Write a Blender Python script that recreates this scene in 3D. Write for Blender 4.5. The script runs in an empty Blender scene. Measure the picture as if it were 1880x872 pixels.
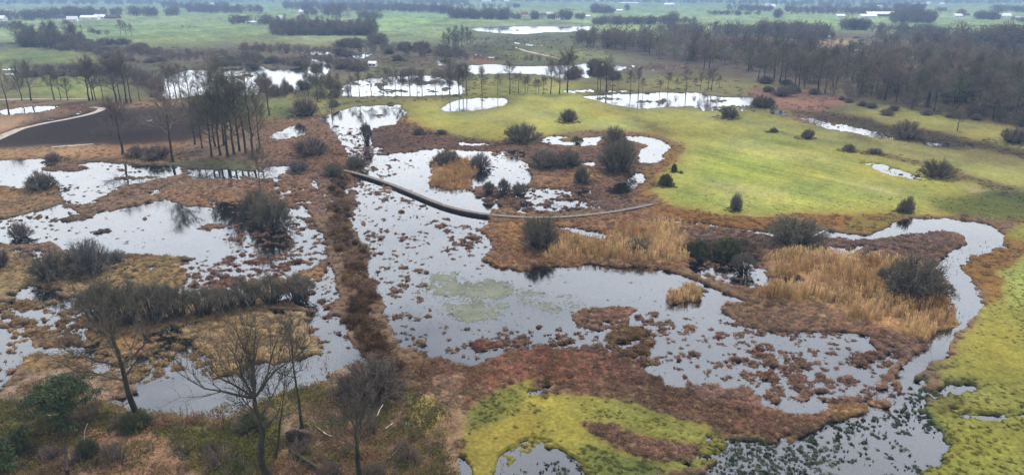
import bpy, math, random
import numpy as np

# ------------------------------------------------------------------ survey
# The camera hangs 40 m over a flat marsh.  at(px, py) turns a point of the
# 1880 x 872 photograph into a place on the ground.
H, F, CX, CY = 40.0, 1277.0, 940.0, 436.0
PITCH = math.atan(448.0 / F)
CP, SP = math.cos(PITCH), math.sin(PITCH)
C = bpy.context.scene.collection
RNG = np.random.default_rng(11)

def ts(px, py):
    v = (np.asarray(py, float) - CY) / F
    u = (np.asarray(px, float) - CX) / F
    fwd = CP - v * SP
    return u / fwd, (SP + v * CP) / fwd

def at(px, py, z=0.0):
    t, s = ts(px, py)
    d = (H - z) / s
    return float(t * d), float(d)

def height_of(px, base, top):
    """height in metres of something standing at base whose top shows at top"""
    _, sb = ts(px, base); _, st = ts(px, top)
    d = H / float(sb)
    return H - d * float(st)

def metres(px, base, w):
    x, d = at(px, base)
    return w * (d * CP + H * SP) / F

def lin(c, k=1.0):
    c = np.asarray(c, float) / 255.0
    return np.where(c <= 0.04045, c / 12.92, ((c + 0.055) / 1.055) ** 2.4) * k

# ------------------------------------------------------------------ noise
def vnoise(x, y, seed):
    xi = np.floor(x).astype(np.int64); yi = np.floor(y).astype(np.int64)
    fx = (x - xi).astype(np.float32); fy = (y - yi).astype(np.float32)
    fx = fx * fx * (3 - 2 * fx); fy = fy * fy * (3 - 2 * fy)
    def h(a, b):
        n = (a * 374761393 + b * 668265263 + seed * 982451653) & 0xFFFFFFFF
        n = ((n ^ (n >> 13)) * 1274126177) & 0xFFFFFFFF
        n = ((n ^ (n >> 16)) * 2246822519) & 0xFFFFFFFF
        return ((n ^ (n >> 15)) & 0xFFFFFF).astype(np.float32) / np.float32(0xFFFFFF)
    a = h(xi, yi); b = h(xi + 1, yi); c = h(xi, yi + 1); d = h(xi + 1, yi + 1)
    return (a + (b - a) * fx + (c - a) * fy + (a - b - c + d) * fx * fy) * 2 - 1

def fbm(x, y, size, octs, seed, gain=0.55):
    r = np.zeros(np.shape(x), np.float32); amp = 1.0; tot = 0
    for k in range(octs):
        f = 2.0 ** k / size
        r += amp * vnoise(x * f + 17.3 * k, y * f - 9.1 * k, seed + k); tot += amp; amp *= gain
    return r / tot * 1.5

# ------------------------------------------------------------------ ground map
NR, NC = 1080, 1300
S0, S1, TM = 0.0045, 1.45, 1.12
SV = np.concatenate([np.linspace(S0, 0.92, NR - 80), np.linspace(0.925, S1, 80)])
TV = np.linspace(-TM, TM, NC)
GT, GS = np.meshgrid(TV, SV)
GX = GT * H / GS; GY = H / GS
Lm = np.ones((NR, NC), np.float32); Am = np.full((NR, NC), .25, np.float32)
Cm = np.zeros((NR, NC, 3), np.float32)
Vm = np.zeros((NR, NC), np.float32)      # tussocks
Rm = np.zeros((NR, NC), np.float32)      # reeds
Km = np.zeros((NR, NC), np.float32)      # rush tufts standing in water or grass
Wm = np.zeros((NR, NC), np.float32)      # woodland floor scrub

def poly(txt):
    if not isinstance(txt, str): return txt
    return [tuple(float(v) for v in q.split(',')) for q in txt.split()]

def inside(pts):
    p = np.array(pts); t, s = ts(p[:, 0], np.maximum(p[:, 1], -10.5))
    r0 = max(np.searchsorted(SV, s.min()) - 1, 0); r1 = min(np.searchsorted(SV, s.max()) + 1, NR)
    c0 = max(np.searchsorted(TV, t.min()) - 1, 0); c1 = min(np.searchsorted(TV, t.max()) + 1, NC)
    gt = GT[r0:r1, c0:c1]; gs = GS[r0:r1, c0:c1]
    m = np.zeros(gt.shape, bool); n = len(t)
    for i in range(n):
        t0, s0, t1, s1 = t[i], s[i], t[(i + 1) % n], s[(i + 1) % n]
        if s0 == s1: continue
        cond = (gs < max(s0, s1)) & (gs >= min(s0, s1))
        m ^= cond & (gt < t0 + (gs - s0) * (t1 - t0) / (s1 - s0))
    return (slice(r0, r1), slice(c0, c1)), m

def zone(txt, L=None, A=None, col=None, V=None, R=None, K=None, W=None):
    sl, m = inside(poly(txt))
    if L is not None and col is not None: V, R, K, W = (0 if q is None else q for q in (V, R, K, W))
    for arr, v in ((Lm, L), (Am, A), (Vm, V), (Rm, R), (Km, K), (Wm, W)):
        if v is not None: arr[sl][m] = v
    if col is not None: Cm[sl][m] = col

FG = (146, 166, 112); OL = (110, 108, 68); DK = (92, 86, 76); MG = (156, 153, 66); BG = (142, 136, 50)
DG = (84, 102, 50); RB = (128, 98, 82); RD = (112, 80, 66); TN = (148, 114, 76); GD = (160, 124, 70); OR = (140, 96, 44)
HE = (52, 42, 38); SA = (168, 138, 98); WF = (142, 116, 92); WG = (92, 98, 48); DYKE = (98, 72, 52)
MUD = (70, 64, 54)

def build_zones():
    z = zone
    # whole plain, far to near
    z('-2500,-11 4400,-11 4400,74 -2500,74', 1, .1, FG)
    z('-2500,74 4400,74 4400,140 -2500,140', 1, .2, (104, 106, 80))
    z('-2500,140 4400,140 4400,210 -2500,210', 1, .2, OL)
    z('-3500,210 5400,210 5400,2600 -3500,2600', 1, .3, (126, 100, 74), V=.5)
    # far fields and parcels
    z('-900,18 260,18 250,24 -900,26', col=(150, 172, 116)); z('300,14 520,12 540,22 300,24', col=(126, 158, 98))
    z('690,22 850,28 860,38 660,36', col=(132, 166, 100)); z('640,38 880,38 900,48 760,52 670,48', col=(142, 168, 98))
    z('1000,10 1400,14 1420,24 1000,22', col=(128, 160, 104)); z('1100,42 1300,42 1290,54 1090,56', col=(148, 162, 96))
    z('1360,36 1700,40 1720,50 1360,46', col=(134, 166, 90)); z('1600,48 1760,42 2100,48 2100,60 1620,58', col=(140, 164, 96))
    z('140,45 480,45 480,72 420,82 330,88 200,92 170,85', col=(128, 152, 96)); z('200,74 420,70 480,74 420,83 330,88 210,88', col=(134, 142, 88))
    z('200,73 300,71 320,73 220,76', col=(92, 108, 68)); z('360,71 420,70 420,73 370,73', col=(98, 104, 66))
    z('-700,92 160,92 165,116 -700,126', col=(122, 132, 76)); z('10,108 60,102 115,100 110,108 60,113 15,115', col=(82, 104, 62))
    z('60,132 185,138 190,184 70,186', col=(140, 146, 76)); z('150,98 190,104 190,118 150,116', col=(120, 124, 72))
    z('190,92 330,88 480,84 700,88 850,92 855,140 640,142 560,150 300,124 190,112', col=(104, 94, 74), V=.5)
    z('230,101 290,103 320,102 318,105 240,105', col=(170, 160, 130)); z('540,78 660,80 680,90 560,88', col=(136, 138, 84))
    z('470,66 540,66 560,78 480,82', col=(134, 136, 84)); z('850,60 1060,62 1060,80 1110,92 1160,105 1050,114 930,112 850,106', col=(98, 100, 74), V=.45)
    z('1010,95 1060,92 1130,99 1155,107 1090,109 1020,106', col=(138, 142, 82)); z('920,90 1000,90 1040,104 980,110 900,104', col=(118, 122, 78))
    z('760,48 860,47 900,50 860,53 780,51', col=(100, 96, 78)); z('940,44 1000,42 1060,46 1080,50 960,50', col=(88, 92, 84))
    z('855,105 905,107 912,117 870,116', col=(142, 94, 78)); z('640,125 740,124 760,134 660,138', col=(124, 130, 76))
    # forest floor, with its clearings
    z('1050,62 1200,66 1400,60 2600,62 2600,330 1880,242 1760,216 1680,200 1560,186 1480,172 1380,160 1280,132 1180,106 1110,95', 1, .2, (100, 88, 72), W=.5)
    z('1500,72 1570,70 1600,78 1680,80 1740,88 1700,96 1600,90 1500,88', col=(166, 140, 108)); z('1580,56 1650,62 1650,65 1580,60', col=(170, 160, 140))
    z('1800,92 2400,92 2400,112 1830,110', col=(138, 104, 86)); z('1840,112 2400,114 2400,126 1850,122', col=(158, 144, 92))
    z('1300,88 1400,92 1400,104 1300,100', col=(130, 128, 80)); z('1390,66 1450,70 1500,66 1480,76 1400,76', col=(134, 112, 88))
    for q in ('1515,66 1533,67 1532,69 1515,68', '1562,69 1580,68 1580,71 1562,71', '1590,70 1612,69 1612,71 1592,72', '1644,70 1668,69 1668,72 1646,72',
              '1525,91 1540,91 1538,94 1526,94', '1566,91 1582,91 1582,94 1566,94', '1676,94 1688,93 1688,97 1678,97', '1720,95 1730,94 1728,98 1720,98',
              '1740,97 1756,97 1754,101 1742,101', '1692,106 1708,107 1706,110 1694,110', '1674,120 1694,121 1692,124 1676,124', '1640,100 1650,101 1648,104 1640,103'):
        z(q, 0, .2)
    # meadows
    z('690,150 860,150 860,184 740,192 600,196 540,180', 1, .2, (116, 114, 68), V=.3); z('850,140 1000,146 1090,165 1060,178 930,182 850,178', 1, .2, (136, 136, 70), V=.25)
    z('1090,150 1240,138 1420,150 1430,168 1380,182 1330,182 1100,172', 1, .2, (122, 118, 70), V=.3)
    z('735,195 800,188 815,205 870,208 935,192 960,178 1060,172 1110,192 1200,202 1330,205 1400,205 1480,228 1560,250 1650,272 1800,285 1900,300 1900,400 1830,404 1750,392 1650,390 1560,396 1400,398 1290,390 1215,372 1190,350 1200,320 1235,290 1245,262 1215,246 1100,240 1000,250 900,264 850,258 800,240 750,224', 1, .15, MG, K=.25)
    z('850,205 960,196 1060,200 1040,222 900,230 860,222', col=(150, 148, 78), K=.9); z('1230,290 1400,240 1560,290 1600,380 1400,390 1240,370', col=(152, 158, 68), K=.08)
    z('1290,300 1420,270 1480,300 1380,340 1300,330', col=(146, 160, 64)); z('1310,336 1420,356 1432,366 1330,350', col=(180, 166, 102)); z('1530,325 1650,362 1640,368 1540,336', col=(182, 172, 104))
    z('1330,250 1500,280 1560,305 1440,300 1340,275', col=(168, 166, 84)); z('1000,232 1120,214 1200,214 1230,240 1100,240', col=(162, 164, 80))
    z('1230,200 1400,218 1500,240 1600,268 1560,282 1440,250 1250,215', col=(140, 138, 72), K=1.0); z('1600,262 1760,292 1900,318 1900,350 1760,322 1640,290', col=(158, 158, 76), K=.5)
    z('1545,208 1620,197 1720,205 1800,222 1900,246 2600,330 2600,400 1900,330 1800,300 1700,280 1600,262 1540,238', 1, .2, (142, 136, 70), K=.5); z('1640,205 1700,206 1780,222 1740,226 1660,216', col=(150, 152, 66)); z('1760,276 1880,300 1880,312 1780,292', col=(118, 108, 64)); z('1620,268 1720,284 1800,300 1780,304 1660,284', col=(126, 112, 66)); z('1560,246 1620,262 1610,268 1550,254', col=(112, 100, 62))
    z('1570,282 1640,294 1720,318 1770,334 1900,376 1900,360 1720,304 1600,276', col=(108, 92, 58), V=.35); z('1780,345 1900,372 1900,384 1790,360', col=(160, 140, 100))
    z('1690,372 1900,352 2400,380 2400,420 1850,408 1750,392', col=(88, 96, 46), K=.8); z('690,236 760,222 800,240 780,250', col=OR)
    z('1085,195 1100,197 1180,221 1245,246 1236,250 1170,227', col=(120, 108, 62)); z('1240,252 1250,254 1222,300 1206,318 1202,314', col=(170, 164, 92)); z('1262,262 1268,262 1236,310 1230,310', col=(174, 168, 96)); z('1430,330 1560,356 1680,372 1672,378 1540,362', col=(146, 160, 62)); z('1240,330 1330,352 1420,378 1400,384 1300,362', col=(168, 166, 78))
    # wet strip on the right
    z('1330,185 1400,194 1480,214 1560,232 1640,256 1720,272 1800,278 1900,300 1900,285 1810,264 1720,245 1640,232 1560,213 1460,196 1380,186', 1, .3, (66, 57, 46), V=.5, K=.3)
    z('1370,165 1450,165 1540,178 1562,190 1500,206 1430,205 1390,190', 1, .2, (134, 98, 82), V=.3)
    z('1408,201 1436,205 1450,211 1436,214 1412,209', 0, .2); z('1452,212 1500,219 1560,231 1620,245 1632,256 1570,247 1512,236 1480,222', 0.14, 0.5); z('1545,232 1600,238 1628,250 1600,252 1560,244', .1, .4)
    z('1686,258 1740,264 1742,271 1690,265', 0.12, 0.4); z('1758,260 1788,266 1784,273 1760,268', .25, .3); z('1576,292 1620,300 1694,326 1692,334 1640,326 1592,304', 0.16, 0.45, V=.1)
    # far and middle ponds
    z('855,53 910,50 985,49 1085,50 1095,55 1050,59 1000,60 960,64 915,61 880,58', .02, .25); z('880,53 960,55 1000,54 950,58 900,57', .45, .5, (120, 92, 84))
    z('940,78 955,78 955,81 942,81', 0, .2); z('962,81 1000,84 1000,86 964,84', 0, .2); z('870,100 885,98 890,102 872,103', .2, .3); z('890,104 912,105 910,108 892,107', .2, .3)
    z('842,122 905,118 940,122 985,122 1060,120 1095,114 1104,122 1140,121 1152,128 1122,133 1106,141 1074,144 1030,144 1000,138 940,135 872,138 858,132', 0, .22)
    z('1140,120 1230,118 1300,124 1240,132 1150,130', .62, .5, (112, 90, 78), V=.3); z('800,112 822,110 824,121 804,121', 0, .2); z('675,115 698,116 694,123 678,122', .7)
    z('1030,166 1090,163 1092,170 1040,172', .3, .4); z('1104,168 1155,166 1156,171 1106,171', .3, .4)
    z('632,158 660,147 720,142 790,139 845,150 856,164 850,174 760,177 680,178 626,178', .12, .5, DK); z('700,150 760,148 800,152 760,160 700,156', .45, .6, DK)
    for q in ('648,153 662,152 664,156 650,157', '684,155 706,154 716,158 690,160', '690,163 704,162 706,168 694,169', '706,165 722,164 724,171 708,171', '726,164 742,164 744,170 730,171', '764,149 800,148 806,154 770,157', '792,166 802,165 804,171 794,171', '812,162 826,161 826,166 814,167'): z(q, .85, .25, (74, 72, 58), V=.3)
    z('272,180 290,164 310,142 340,129 400,129 470,122 520,129 560,122 574,108 600,114 612,126 592,141 562,166 500,169 470,176 410,171 350,178 320,183', .08, .3, DK)
    z('380,132 470,126 480,140 420,150 380,146', .42, .5, DK); z('540,93 640,96 700,100 660,110 560,102', .42, .55, DK); z('4,127 30,126 34,129 6,130', 0, .2); z('8,134 28,135 26,139 8,139', .1, .3); z('100,128 180,129 178,136 110,136', .42, .5)
    z('806,201 838,184 880,180 925,180 934,185 920,195 870,204 830,206 810,205', 0, .08); z('870,182 920,181 915,187 880,187', .42, .4, DK)
    z('800,205 835,182 880,178 930,178 938,186 924,198 872,208 826,209', col=(110, 108, 60)); z('1062,177 1120,174 1200,171 1280,171 1330,180 1384,179 1384,192 1330,195 1250,196 1170,201 1112,191', .02, .22, DK)
    z('1085,179 1140,179 1140,184 1090,184', .62, .4, DK, V=.2); z('1165,184 1225,184 1222,190 1170,191', .62, .4, (120, 96, 84), V=.2); z('1290,182 1340,184 1330,190 1296,190', .5, .4, DK)
    z('1270,196 1384,193 1390,206 1290,206', .55, .5, OL)
    # left heath and bank
    z('-400,300 -400,262 0,256 60,228 100,219 150,211 190,202 240,199 300,196 385,199 405,216 382,238 332,264 250,266 150,268 60,273 0,275', 1, .1, HE); z('262,219 292,220 288,223 264,223', .36, .4, (80, 70, 64)); z('330,216 372,214 360,219 332,220', .40, .4, (80, 70, 64)); z('180,232 240,229 236,232 184,235', .46, .3, (70, 60, 54))
    z('200,203 290,205 300,212 210,212', col=(70, 60, 54)); z('0,188 240,186 360,184 372,197 240,200 150,206 60,214 0,216', 1, .3, (146, 116, 88), V=.15)
    z('118,196 160,193 164,202 120,204', col=(122, 88, 66)); z('0,203 40,197 80,194 118,196 104,200 60,208 10,212', .15, .35); z('138,206 162,204 158,210 140,210', .2, .3); z('84,218 104,218 102,222 86,222', .3, .3)
    z('-400,214 0,214 45,212 66,218 40,231 0,247 -400,270', 1, .2, (168, 134, 98)); z('-400,284 0,276 100,270 230,268 330,270 352,290 300,302 180,294 100,291 0,291 -400,300', 1, .3, (160, 126, 86), V=.25)
    z('170,270 350,266 352,296 250,298', col=(150, 116, 82)); z('330,262 480,262 486,300 352,296', 1, .2, (132, 108, 84), V=.25); z('325,296 400,297 480,302 540,298 540,310 470,310 420,314 340,306', 1, .3, (104, 108, 56), V=.2)
    z('486,180 560,178 600,196 590,216 540,226 486,226', 1, .2, (124, 122, 72), V=.15); z('500,200 545,196 545,222 505,222', col=(74, 92, 48))
    # left marsh
    z('478,222 590,214 645,240 640,306 478,306', 0.92, 0.5, (130, 98, 74), V=.8); z('486,251 540,227 562,232 556,249 500,259', 0, .15)
    z('470,300 640,296 648,384 580,388 470,384', 0.74, 0.62, (136, 100, 78), V=1)
    z('-300,296 7,294 88,290 90,297 110,305 180,296 250,302 262,305 330,312 345,314 330,322 290,330 230,341 200,346 120,342 40,349 0,341 -300,341', 0, .2)
    z('180,299 330,304 345,316 260,320 190,312', .36, .5, (98, 96, 64)); z('345,311 420,311 470,314 530,304 534,317 490,328 440,329 345,331', .22, .4, DK); z('488,308 530,304 534,317 495,325', 0, .1)
    z('68,313 100,305 132,302 180,307 140,314', .85, .4, (120, 92, 76), V=.6); z('204,328 290,323 302,326 232,332', .85, .4, (112, 94, 66), V=.6)
    z('-300,341 0,342 30,346 110,341 114,360 86,376 50,396 0,403 -300,410', .92, .5, (152, 118, 76), V=1); z('112,342 205,342 228,350 150,377 108,372', 0.28, .62, (120, 96, 78), V=.5)
    z('146,381 190,362 220,349 296,332 460,328 468,380 420,380 378,377 310,367 241,379 170,389', 0.78, 0.6, (142, 108, 80), V=1)
    z('-300,405 0,403 50,399 110,373 150,393 240,380 310,369 350,380 400,380 470,385 482,400 472,430 440,456 410,470 340,476 270,471 200,471 130,456 90,446 60,451 0,446 -300,446', 0, .15)
    z('-100,404 0,402 110,376 142,400 155,430 90,446 0,446 -100,446', 0.25, .62, (96, 82, 70), V=.5); z('110,404 130,395 175,391 174,398 120,407', .8, .4, (128, 96, 78), V=1); z('188,399 202,396 204,401 190,403', .9, .3, RB, V=1)
    z('250,400 275,398 275,404 252,404', .6, .4, RB, V=1); z('343,426 380,414 422,410 402,426 360,429', .62, .55, RB, V=1); z('380,370 470,378 478,400 400,396', 0.33, .7, RB, V=.6); z('150,420 235,424 230,432 160,432', 0.25, .6, DK, V=.7)
    z('400,432 470,384 560,380 592,420 602,470 632,560 600,602 560,562 480,542 400,562 330,542 306,500 322,480 412,470 442,456', 0.27, 0.74, (126, 92, 76), V=.8)
    z('-300,455 0,455 50,455 92,466 92,512 40,541 0,546 -300,560', .95, .5, (146, 122, 78), V=1); z('40,456 110,458 118,476 60,480', .55, .7, RB, V=.8)
    z('98,522 180,506 230,481 300,472 322,480 338,520 300,536 180,543 98,538', 0.85, 0.5, (152, 124, 76), V=1)
    z('440,520 540,505 600,480 590,520 500,540', .7, .6, (156, 116, 74), V=1)
    z('20,543 60,522 95,531 110,546 168,540 168,560 120,571 80,561 40,556', .08, .3); z('-200,550 0,550 30,556 95,550 122,570 165,580 152,622 60,622 0,592 -200,592', 0.4, 0.78, (144, 114, 78), V=1)
    z('160,545 200,560 170,600 140,590', .35, .5); z('-300,596 0,600 50,602 60,640 140,640 152,660 70,666 30,682 0,738 -300,800', .14, .45, TN, V=.4)
    z('138,642 160,600 250,620 330,596 420,580 520,565 600,580 642,620 642,660 560,671 430,691 330,701 250,721 200,701 160,692', 0.37, 0.68, (154, 126, 86), V=1)
    z('325,605 480,574 560,574 602,610 602,650 470,671 400,682 378,652', 0.85, 0.5, (162, 136, 92), V=1); z('160,610 240,622 250,650 180,650', .9, .5, (150, 118, 72), V=1)
    z('560,590 640,580 650,650 610,650', 0.25, .6, RB, V=.5)
    z('190,742 200,735 262,705 340,690 430,689 480,671 570,660 660,648 684,672 640,691 560,711 450,741 330,756 262,759', 0, .28, V=.15); z('38,668 120,660 142,690 62,694', .8, .4, (150, 120, 70), V=1)
    z('600,690 620,680 632,690 612,700', .8, .5, (130, 70, 62), V=1)
    # middle lagoon
    z('586,217 650,197 735,192 742,208 724,229 690,237 660,252 636,242 600,227', 0, .15); z('650,212 668,214 664,220 650,218', .7, .4, DK); z('690,208 716,210 706,222 696,216', .6, .4, DK)
    z('600,226 640,236 700,236 762,262 722,287 636,302 632,270', 0.33, .65, RB, V=.8)
    z('686,242 735,228 790,234 832,250 920,262 1000,270 1052,274 1070,290 1000,290 900,276 800,274 720,278 690,264', .95, .4, (108, 82, 72), V=1)
    z('645,320 690,285 800,273 900,277 970,300 985,330 960,345 980,360 960,376 900,386 900,402 880,440 900,482 960,502 1000,486 1090,480 1200,490 1262,510 1340,540 1400,560 1500,602 1650,622 1672,650 1604,702 1562,762 1480,768 1380,742 1290,702 1200,702 1100,652 950,632 880,652 760,642 722,602 692,540 667,470 652,400', 0, .2)
    z('660,300 800,278 840,284 780,300 700,330', .24, .55, RB, V=.5); z('650,330 720,350 840,398 882,440 862,480 760,470 670,470', .24, .6, RB, V=.45); z('690,500 740,440 800,500 790,560 800,640 740,640', 0.25, .66, RB, V=.5)
    z('815,420 900,400 902,492 850,500', 0.28, .66, RB, V=.5); z('720,590 900,600 1100,600 1200,690 1100,702 800,682', 0.25, .66, (114, 90, 78), V=.5); z('1150,570 1400,590 1640,620 1610,720 1400,742 1250,690', 0.22, 0.66, (132, 100, 86), V=.6)
    z('690,330 820,390 900,398 900,405 820,402 700,350', .2, .4)
    z('892,275 960,276 975,292 920,296', .4, .7, RB, V=.5); z('840,262 905,264 904,270 850,269', .05, .2)
    z('788,300 832,288 892,300 872,320 862,346 822,348 782,336', .85, .35, (160, 116, 74), V=.7, R=.8); z('860,345 905,338 930,362 880,368', .6, .5, RB, V=.6)
    z('878,356 960,345 1060,344 1112,350 1112,386 960,396 878,376', .5, .8, (116, 90, 78), V=.9); z('975,310 1060,300 1132,310 1204,330 1192,372 1112,392 1092,352 1060,342 978,342', .95, .3, (112, 86, 74), V=.9)
    z('976,320 1052,325 1052,346 982,346', .9, .4, (146, 108, 76), V=1); z('1050,312 1100,312 1095,330 1050,330', .95, .3, (160, 128, 84), V=.8); z('1040,286 1170,262 1190,300 1130,330 1060,305', .9, .4, (106, 82, 72), V=.8)
    z('1196,300 1222,260 1242,264 1252,276 1232,300 1212,320 1192,362 1150,368 1166,342 1176,320', 1, .2, (132, 100, 50), V=.4)
    z('993,258 1010,250 1036,249 1060,256 1112,250 1092,269 1060,270 1016,266', 0, .15); z('1022,255 1060,252 1075,260 1040,263', .7, .3, OL, V=.5)
    z('1150,252 1190,251 1217,258 1223,270 1211,291 1195,301 1172,299 1169,285 1186,270 1190,265 1150,259', 0, .12); z('1066,297 1092,296 1092,306 1070,305', 0, .2)
    z('1118,352 1125,340 1160,320 1178,317 1181,325 1152,350 1136,361', 0, .15)
    # reed bed under the boardwalk
    z('896,412 1000,402 1110,397 1200,380 1250,395 1332,420 1262,450 1252,492 1180,497 1080,481 1000,482 930,497 892,476 902,450', .95, .35, (142, 102, 68), V=.9)
    z('1000,455 1030,436 1110,448 1130,428 1240,412 1330,425 1262,452 1246,480 1180,488 1080,476 1010,474', col=(170, 132, 86), R=1, V=.3); z('920,412 990,408 980,440 930,470 905,460', .9, .4, (150, 110, 66), V=1)
    z('1030,418 1072,418 1132,435 1112,446 1060,431', .15, .4, R=0); z('1200,372 1290,391 1400,399 1560,397 1650,391 1662,410 1600,426 1500,421 1390,421 1250,404 1190,385', 1, .2, (136, 94, 42), V=.5)
    z('1560,400 1650,393 1660,408 1600,424 1540,420', col=(124, 108, 44))
    # creek and spit
    z('1236,404 1300,408 1400,424 1500,425 1600,428 1648,410 1668,397 1750,399 1822,412 1852,435 1842,450 1802,470 1786,500 1792,545 1808,575 1780,590 1752,610 1742,650 1702,682 1660,702 1610,762 1540,800 1540,762 1600,730 1642,690 1672,650 1700,622 1742,590 1747,560 1732,500 1702,490 1742,465 1772,450 1772,435 1732,428 1662,430 1600,440 1500,438 1400,430 1300,415 1240,409', .02, .22, V=.03)
    z('1266,420 1400,431 1500,439 1600,441 1662,431 1732,428 1772,437 1766,451 1742,464 1736,481 1700,491 1600,482 1500,472 1400,474 1260,482 1248,450', .98, .3, (122, 92, 78), V=1); z('1510,452 1560,450 1660,452 1650,466 1530,480 1505,470', .6, .7, RB, V=.8)
    z('1250,452 1290,440 1370,446 1400,470 1380,500 1330,480 1260,486', .9, .4, (64, 54, 36), V=1); z('1250,482 1340,476 1400,500 1400,530 1340,525 1270,505', 0.3, 0.75, (132, 100, 86), V=.8); z('1400,508 1480,512 1478,522 1400,524', .2, .4)
    z('1396,482 1450,470 1600,481 1700,500 1742,560 1742,602 1690,622 1620,612 1560,592 1480,572 1400,556 1386,541 1470,526 1408,511', 1, .2, (172, 134, 84), V=.3, R=1); z('1398,510 1482,514 1478,524 1396,526', .2, .5, R=0)
    z('1326,572 1400,545 1500,560 1620,601 1692,626 1694,642 1600,608 1400,607', .92, .4, (140, 106, 78), V=1); z('1560,600 1690,622 1700,650 1640,660 1580,620', .62, .5, (120, 90, 74), V=1)
    z('1216,546 1260,524 1302,534 1292,552 1230,560', .8, .4, (150, 122, 88), V=1, R=.35); z('1046,582 1130,567 1157,575 1152,602 1100,608 1058,597', .8, .4, (130, 92, 74), V=1)
    z('860,622 925,624 925,642 866,642', .8, .5, (140, 92, 76), V=1); z('1110,610 1190,600 1244,640 1204,682 1120,672', .58, .6, (110, 82, 50), V=1); z('1330,606 1350,616 1420,640 1400,650 1340,634', .4, .7, (136, 98, 84), V=1)
    z('960,604 980,605 975,612 960,610', .3, .4, V=.6)
    # near bank
    z('740,662 790,650 850,672 960,640 1060,650 1122,652 1200,690 1300,722 1400,752 1472,768 1540,757 1568,768 1500,792 1400,797 1300,778 1180,737 1080,724 980,714 900,732 830,762 780,724', 1, .35, (118, 84, 62), V=1)
    z('900,650 1000,640 1060,652 1160,690 1050,710 900,700', col=(128, 84, 64)); z('1270,700 1382,720 1402,752 1300,736', .9, .4, (134, 100, 88), V=1); z('1500,700 1600,640 1662,650 1604,712 1562,762 1500,742', 0.45, 0.68, (130, 98, 84), V=1)
    z('1540,735 1580,720 1576,760 1520,772', .9, .4, (160, 122, 70), V=1)
    # dyke
    z('612,330 638,326 646,400 654,440 666,476 680,512 689,545 690,578 710,620 724,655 740,690 716,690 676,662 656,622 650,585 654,545 638,502 620,472 608,438 614,400', .82, .85, DYKE, V=1.3); z('560,340 600,330 604,396 584,400', .8, .6, (128, 100, 84), V=.8)
    # woodland floor at the near left
    z('-700,760 0,740 60,702 120,690 200,742 262,760 340,757 450,742 560,713 640,692 722,692 772,722 832,762 842,1600 -1500,1600', 1, .2, WF, W=1)
    z('-200,764 0,752 120,742 200,742 262,762 200,792 90,802 0,822 -200,840', col=(100, 92, 54), W=1.4); z('290,768 450,747 530,782 490,850 380,890 310,832', col=(96, 98, 54), W=1.3); z('500,720 640,700 640,740 540,760', col=(136, 118, 66))
    z('170,800 280,790 340,830 320,900 180,900', col=(148, 112, 88), W=.5); z('740,722 802,722 812,762 752,792', col=(160, 142, 82)); z('780,690 830,690 850,760 800,770', col=(150, 120, 94)); z('560,800 740,760 800,860 780,1000 560,1000', col=(120, 92, 76), W=.9)
    z('310,822 340,820 350,834 320,838', .3, .2); z('735,770 752,768 752,784 738,784', .2, .2); z('640,716 720,670 740,700 700,752 640,752', col=(110, 82, 74), W=1.2)
    # near lawn
    z('832,772 870,745 962,711 990,742 1080,723 1180,737 1292,772 1302,802 1242,852 1200,900 1180,1600 842,1600 842,840', 1, .15, (132, 128, 50), K=.3)
    z('832,772 900,730 962,726 952,762 870,802 846,800', col=(100, 106, 50), K=.7); z('962,752 1012,740 1112,822 1092,852 1050,832 1000,802', col=(150, 142, 50), K=0); z('850,800 960,770 990,820 950,842 900,880 860,880', col=(136, 126, 48)); z('1080,740 1280,775 1280,800 1120,780', col=(136, 132, 54), K=.6)
    z('1072,786 1130,784 1240,806 1236,832 1190,842 1126,816', 1, .3, (136, 98, 70), V=.9); z('1085,828 1196,848 1206,900 1110,900', col=(98, 106, 48), K=.8)
    z('964,716 1006,717 1004,739 968,739', .1, .2); z('900,900 950,842 990,823 1020,823 1062,842 1130,905 1130,1600 890,1600', .12, .28, K=1.6); z('834,832 870,846 872,1000 838,1000', .2, .2)
    # rushy water, near right
    z('1236,880 1302,792 1400,798 1500,793 1562,767 1604,762 1650,702 1702,690 1682,732 1702,772 1752,802 1742,842 1702,900 1600,1600 1240,1600', .06, .4, (70, 84, 56), K=2.2)
    z('1600,760 1650,702 1700,690 1680,740 1640,770', K=4.0, L=.2); z('1240,880 1300,800 1420,802 1420,880', K=4.5, L=.25)
    # right moss meadow
    z('1852,435 1902,402 3200,520 3200,1600 1700,1600 1702,890 1752,832 1742,802 1702,777 1682,742 1742,682 1762,622 1812,582 1792,545 1786,500 1802,470 1842,450', 1, .22, (140, 136, 54), K=.35)
    z('1786,485 1802,470 1852,438 1880,450 1840,500 1826,545 1802,560 1788,530', 1, .3, (136, 98, 40), V=.4); z('1840,500 1900,470 1900,560 1850,560', col=(148, 156, 74), K=1.5); z('1800,640 1900,600 1900,740 1780,700', col=(142, 134, 48), K=0); z('1760,800 1900,790 1900,880 1720,880', col=(138, 134, 46))
    z('1690,708 1800,704 1800,722 1740,732 1690,726', .38, .5, (92, 90, 52), K=1.5); z('1750,764 1900,757 2100,760 2100,780 1780,778', .28, .35); z('1690,740 1760,730 1780,752 1700,766', .7, .5, (110, 104, 46), K=1.5)
    z('1700,668 1760,650 1760,668 1710,690', 1, .2, (124, 122, 50), K=1)

build_zones()

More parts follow.
